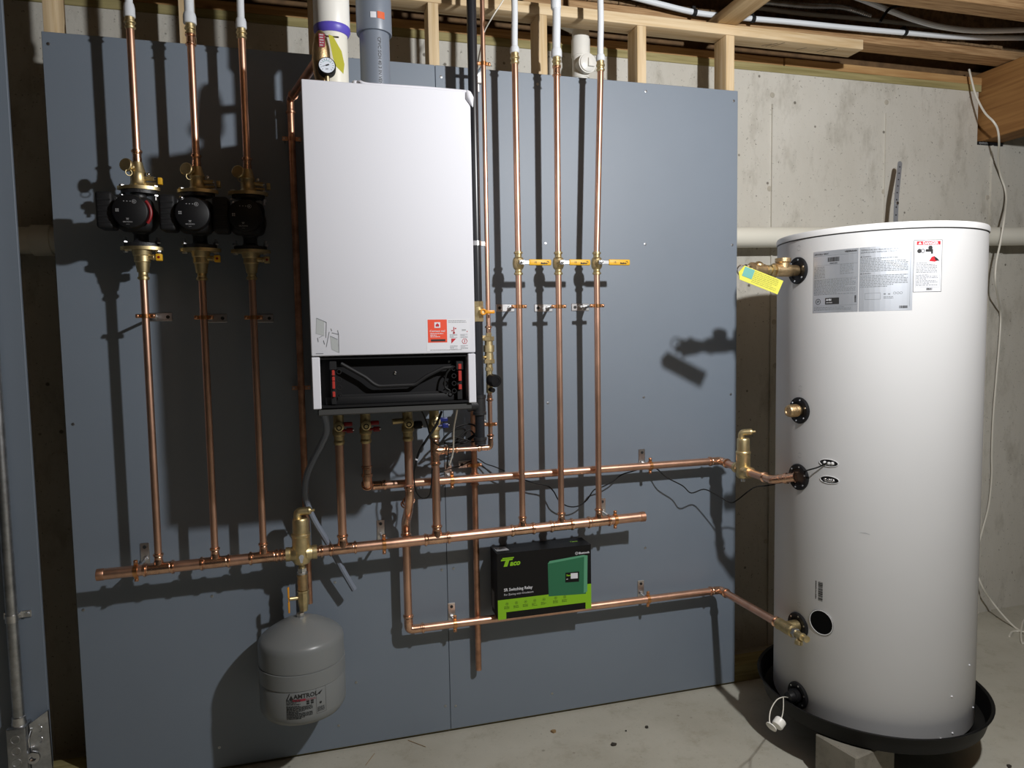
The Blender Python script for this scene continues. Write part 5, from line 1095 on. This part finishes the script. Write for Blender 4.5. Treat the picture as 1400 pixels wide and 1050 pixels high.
ik = Ink(tl_); ik.text('Taco', .009, Wb * .725, Hb * .55, .001, shear=.2, bold=.0004); ik.done('case_logo', M_CARDG, scn)
ik = Ink(tl_)
for k in range(7):
    u = Wb * (.095 + .097 * k + (.03 if k > 4 else 0)); v = Hb * .232; ik.ring(u, v, .0055, .0009, .0004, 14); ik.line(u - .002, v, u + .002, v, .003, .0004); ik.rows(u - .011, v - .019, u + .011, v - .0095, .0038, .0016, h=.0004, seed=k)
ik.done('icon_print', mat('olive_print', lin((50, 70, 20)), .5), lid)
ik = Ink(plane_fn((bx0, fy, BZt + .0013), (1, 0, 0), (0, 1, 0))); ik.poly([(.008, .03), (.055, .03), (.05, .075), (.004, .075)], .0003); sl = ik.done('shipping_label', M_INKL, lid)
ik = Ink(plane_fn((bx0, fy, BZt + .0013), (1, 0, 0), (0, 1, 0))); ik.rows(.009, .04, .048, .07, .006, .003, h=.0006); ik.done('label_print', M_INK, sl)
ik = Ink(plane_fn((bx0, fy, BZt + .0013), (1, 0, 0), (0, 1, 0))); ik.text('Taco', .016, Wb * .82, .05, .0004, bold=.0005, shear=.2); ik.done('top_logo', M_CARDG, lid)
ik = Ink(plane_fn((bx0 - .0005, -.02, BZb), (0, -1, 0), (0, 0, 1))); ik.rect(.01, .02, .05, Hb * .36, .0003); ik.done('side_label', M_INKG, lid)

# =================================================================== HOSE + CABLES
hose = [V((.792, -.22, BZ0 - .012))] + px_path([(447, 585, -.17), (440, 606, -.14), (430, 625, -.12), (420, 648, -.105), (417, 672, -.10), (421, 692, -.095), (430, 712, -.09), (442, 732, -.085), (456, 756, -.080), (470, 782, -.075), (484, 806, -.070)])
flextube('drain_hose', hose, .0105, M_HOSE, 'grey flexible hose hanging from the boiler and passing behind the header', 'hose', 7)
mb = MB()
flextube('black_cable', px_path([(604, 562, -.21), (596, 582, -.21), (584, 600, -.21), (575, 614, -.21), (569.5, 628, -.20)]), .0042, M_RUBBER, 'thick black cable with a white wrapped end hanging below the boiler', 'cable')
e = bpy.data.objects[-1] if False else None
flextube('black_cable', px_path([(569.5, 628, -.20), (566, 650, -.195), (569, 672, -.19), (578, 681, -.185), (587, 677, -.185), (590, 660, -.185), (591, 640, -.19)]), .0025, M_RUBBER, 'black cable loop hanging across the upper copper line', 'cable')
mb = MB(); a = at(571, 624, -.20); b = at(569, 629, -.20); mb.cyl(a, b, .0048, 12); tag(mb.build('tape_wrap', M_PAPER, origin=a), 'white tape wrapped on the end of the thick black cable', 'tape')
flextube('black_cable', px_path([(572, 553, -.26), (579, 567, -.24), (584, 580, -.22), (588, 595, -.20), (594, 605, -.19), (600, 609, -.17)]), .0025, M_RUBBER, 'thin black cable running down in front of the fourth boiler valve', 'cable')
co_pts = [(600, 608, -.115), (612, 594, -.11), (624, 584, -.10), (638, 580, -.09), (649, 582, -.085), (652, 590, -.08), (640, 600, -.08), (624, 605, -.085), (610, 606, -.10), (606, 600, -.11), (620, 588, -.105), (634, 586, -.09), (636, 594, -.085), (626, 603, -.09), (612, 608, -.10), (622, 608, -.095), (638, 604, -.085), (650, 594, -.08), (654, 586, -.08)]
flextube('black_cable', px_path(co_pts), .0034, M_RUBBER, 'coil of black cable between the fourth copper pipe and the gas pipe', 'cable', 6)
flextube('black_cable', px_path([(602, 607, -.12), (618, 598, -.12), (632, 600, -.115), (646, 604, -.11), (652, 600, -.10), (642, 588, -.10), (630, 596, -.105), (618, 607, -.11), (608, 610, -.12)]), .003, M_RUBBER, 'second, lower loop of the coiled black cable right of the fourth copper pipe', 'cable', 6)
flextube('black_cable', px_path([(614, 608, -.15), (613, 618, -.165), (612, 628, -.16), (611, 640, -.14)]), .0025, M_RUBBER, 'short black cable drop in front of the side branch', 'cable')
flextube('black_cable', px_path([(600, 645, -.04), (618, 640, -.03), (632, 636, -.02), (642, 631, -.018), (652, 627, -.016), (664, 634, -.02), (676, 638, -.03), (690, 644, -.05)]), .002, M_RUBBER, 'thin black cable curving up past the copper strap near the wall', 'cable')
scab = [(650, 629, -.02), (660, 637, -.02), (676, 650, -.03), (700, 654, -.05), (716, 656, -.055), (733, 661, -.06), (748, 664, -.06), (757, 672, -.06), (764, 684, -.06), (776, 692, -.055), (790, 692, -.05), (802, 684, -.045), (812, 670, -.045), (825, 665, -.045), (838, 658, -.045), (850, 649, -.045), (866, 644, -.05), (880, 640, -.055), (896, 640, -.06), (912, 653, -.08), (933, 664, -.09), (945, 674, -.10), (962, 669, -.10), (977, 675, -.12), (996, 686, -.15), (1006, 685, -.18), (1030, 667, -.24), (1048, 664, -.27), (1064, 661, -.33), (1078, 655, -.40), (1090, 648, -.44)]
pts = px_path(scab)
for px, py, h in ((1104, 643, .020), (1118, 639, .012), (1128, 634, .006), (1135, 630, .001)): a, q = t_hit(px, py, TR + h); pts.append(q)
flextube('black_cable', pts, .0024, M_RUBBER, 'long thin black sensor cable drooping along the wall to the white tank', 'cable', 5)
flextube('white_cable', px_path([(626.5, 551, -.46), (624, 566, -.36), (620.5, 585, -.26), (620, 603, -.20), (619, 620, -.17), (614, 636, -.15)]), .0026, M_WIREW, 'white twisted cable hanging from the right side of the boiler', 'cable')
flextube('white_cable', px_path([(700, -20, -.2), (687, 2, -.19), (674, 22, -.18), (662, 44, -.13), (657, 66, -.10), (653, 90, -.10), (651, 130, -.09), (651.5, 180, -.08), (652, 230, -.06), (652, 300, -.05)]), .0022, M_WIREW, 'thin white cable coming down beside the black gas pipe', 'cable')
mb = MB(); q = at(654, 107, -.005); mb.rbox(q + V((-.014, -.006, -.02)), q + V((.014, .004, .026)), .003, 1); tag(mb.build('cable_bracket', M_STEEL, origin=q), 'small shiny metal bracket beside the gas pipe at the board top', 'bracket')
wc = [(1325, 95, .24), (1328, 108, .22), (1333, 127, .20), (1340, 143, .17), (1348, 156, .13), (1358, 166, .09), (1364, 177, .09), (1366, 195, .12), (1365, 222, .22), (1368, 240, .262), (1374, 258, .262), (1376, 275, .22), (1373, 300, .135), (1368, 330, .13), (1362, 360, .13), (1361, 385, .13), (1365, 410, .20), (1368, 430, .262), (1367, 460, .262), (1362, 520, .262), (1358, 570, .262), (1356, 620, .262), (1356, 650, .262), (1352, 690, .262), (1344, 722, .262), (1338, 745, .26), (1333, 772, .255)]
pts = px_path(wc); pts += [atz(1343, 802, .16), atz(1356, 822, .08), atz(1372, 842, .03), atz(1388, 858, ZF + .005), atz(1398, 864, ZF + .004), atz(1404, 872, ZF + .004), atz(1398, 880, ZF + .004), atz(1396, 866, ZF + .009), atz(1399, 850, ZF + .004), atz(1408, 840, ZF + .004)]
flextube('white_cable', pts, .0045, M_WIREW, 'long white cable hanging down the concrete wall behind the white tank to the floor', 'cable', 6)
flextube('white_cable', [atz(1380, 870, ZF + .004), atz(1384, 864, ZF + .004), atz(1392, 863, ZF + .004), atz(1400, 864, ZF + .012), atz(1412, 868, ZF + .004)], .0045, M_WIREW, 'short curled end of white cable on the floor at the right edge', 'cable')
# perforated hanging strap leaning against the wall above the tank
s0 = at(1227, 306, .12); s1 = at(1230, 224, .2); s0 = V((s0.x, .12, 1.66)); q = at(1226, 300, .13)
t = thing('perforated_strap', 'perforated metal hanging strap sticking up behind the white tank', 'strap', s0)
a = at(1224, 345, .115); b = at(1225.5, 278, .130); c = at(1230.5, 224, .185); dx = V((.0125, 0, 0)); sp = smooth([a, b, c], 6)
mb = MB()
for i in range(len(sp) - 1):
    p, q = sp[i], sp[i + 1]; vs = [p - dx, p + dx, q + dx, q - dx]; mb.add(vs + [v + V((0, .0015, 0)) for v in vs], [(0, 1, 2, 3), (7, 6, 5, 4), (0, 4, 5, 1), (1, 5, 6, 2), (2, 6, 7, 3), (3, 7, 4, 0)])
mb.lathe(sp[-1] + V((0, .0015, 0)), (0, -1, 0), [(0, .0125), (.0016, .0125)], 16); st = mb.build('strap_body', mat('dull_zinc', lin((150, 153, 158)), .5, .3), t)
mb = MB(); L_ = (c - a).length; n_h = 12
for i in range(n_h):
    f = (i + .5) / n_h * (len(sp) - 1); j = int(f); p = sp[j].lerp(sp[j + 1], f - j); mb.lathe(p - V((0, .0002, 0)), (0, -1, 0), [(0, .0036), (.0005, .0036)], 10)
mb.build('strap_hole', M_INK, st, stuff=True)
mb = MB(); mb.hexa(b - V((0, .001, 0)), b - V((0, .008, 0)), .008); mb.build('strap_bolt', M_STEEL, t)

# =================================================================== CONDUIT + BOX AT THE FAR LEFT
yc = -.030; rc = .0165
xc = at(17.5, 860, yc).x; zc0 = at(24, 987, yc).z
t = thing('metal_conduit', 'galvanised electrical conduit running down the far left board into a steel box', 'conduit', (xc, yc, zc0))
pipe(t, (xc, yc, zc0), (xc, yc, 2.9), rc, m=M_GALV)
z_s = at(16, 845, yc).z; mb = MB(); mb.lathe((xc, yc, z_s - .012), (0, 0, 1), [(0, rc + .0004), (0, rc + .0022), (.024, rc + .0022), (.024, rc + .0004)], 22, caps=False); mb.rbox((xc + rc, -.006, z_s - .011), (xc + rc + .028, -.0005, z_s + .011), .001, 1); mb.rbox((xc - rc - .016, -.006, z_s - .011), (xc - rc, -.0005, z_s + .011), .001, 1)
mb.box((xc + rc - .001, yc, z_s - .011), (xc + rc + .0015, -.001, z_s + .011)); mb.box((xc - rc - .0015, yc, z_s - .011), (xc - rc + .001, -.001, z_s + .011)); mb.hexa((xc + rc + .016, -.006, z_s), (xc + rc + .016, -.013, z_s), .0075); mb.build('conduit_strap', M_STEEL, t)
mb = MB(); mb.lathe((xc, yc, zc0 - .012), (0, 0, 1), [(0, rc + .004), (.010, rc + .005), (.018, rc + .003), (.030, rc + .003), (.032, rc + .0005)], 22); mb.build('connector', M_STEEL, t)
t = thing('junction_box', 'galvanised steel electrical box at the bottom left corner, below the conduit', 'electrical box', (xc + .03, 0, zc0 - .2))
bx = xc - .030
mb = MB(); mb.rbox((bx, -.056, zc0 - .20), (bx + .056, -.001, zc0 - .008), .006, 2); bb = mb.build('box_body', M_GALV, t)
mb = MB()
for k in range(3): mb.torus((bx + .026, -.0565, zc0 - .045 - .038 * k), (0, 1, 0), .0125, .0012, 20, 6)
mb.build('knockout', M_STEEL, bb)
mb = MB(); mb.prism([V((bx + .058, -.034, zc0 - .012)), V((bx + .104, -.012, zc0 + .014)), V((bx + .107, -.012, zc0 - .20)), V((bx + .058, -.034, zc0 - .20))], (0, .010, 0)); fb = mb.build('mounting_flange', M_GALV, t)
mb = MB()
for k in range(2): mb.torus((bx + .082, -.024, zc0 - .035 - .036 * k), (.43, 1, 0), .0105, .0012, 20, 6)
mb.build('knockout', M_STEEL, fb)
mb = MB(); mb.tube(smooth([(bx + .066, -.040, zc0 - .03), (bx + .060, -.048, zc0 - .055), (bx + .062, -.05, zc0 - .08)], 5), .003, 8); mb.lathe((bx + .070, -.040, zc0 - .115), (-.1, -1, .1), [(0, .018), (.004, .020), (.012, .020), (.013, .015), (.013, .011), (.004, .010)], 20); mb.build('cable_connector', M_CHROME, t)

# =================================================================== FLOOR DEBRIS
def chip(px, py, m, lab, s, seed):
    p = atz(px, py, ZF); rn = random.Random(seed); n = 7
    poly = [p + V((s * rn.uniform(.6, 1) * math.cos(2 * PI * i / n), s * rn.uniform(.4, .9) * math.sin(2 * PI * i / n), .0004)) for i in range(n)]
    mb = MB(); mb.prism(poly, (0, 0, .004 + .3 * s * rn.random())); tag(mb.build('floor_chip', m, origin=p), lab, 'debris', 'crumbs on the floor')
chip(757, 1001, M_DIRT, 'tan chip lying on the floor near the middle of the grey board', .014, 1)
chip(839, 1019, M_DARKD, 'dark crumb, the frontmost one on the floor', .012, 2)
chip(884, 995, M_DARKD, 'slim dark crumb right of the others on the floor', .009, 3)
chip(856, 1000, M_DARKD, 'tiny dark speck between the other crumbs on the floor', .004, 4)
chip(1380, 1049, M_DARKD, 'crumb on the floor in the bottom right corner', .01, 5)
for k, (a, b, lab) in enumerate((((500, 1046), (512, 1030), 'thin dry straw on the floor below the middle seam'), ((558, 1012), (582, 1021), 'thin pale straw on the floor touching the board foot'))):
    mb = MB(); mb.cyl(atz(*a, ZF + .002), atz(*b, ZF + .002), .001, 6); tag(mb.build('straw', M_DIRT, origin=atz(*a, ZF)), lab, 'straw')
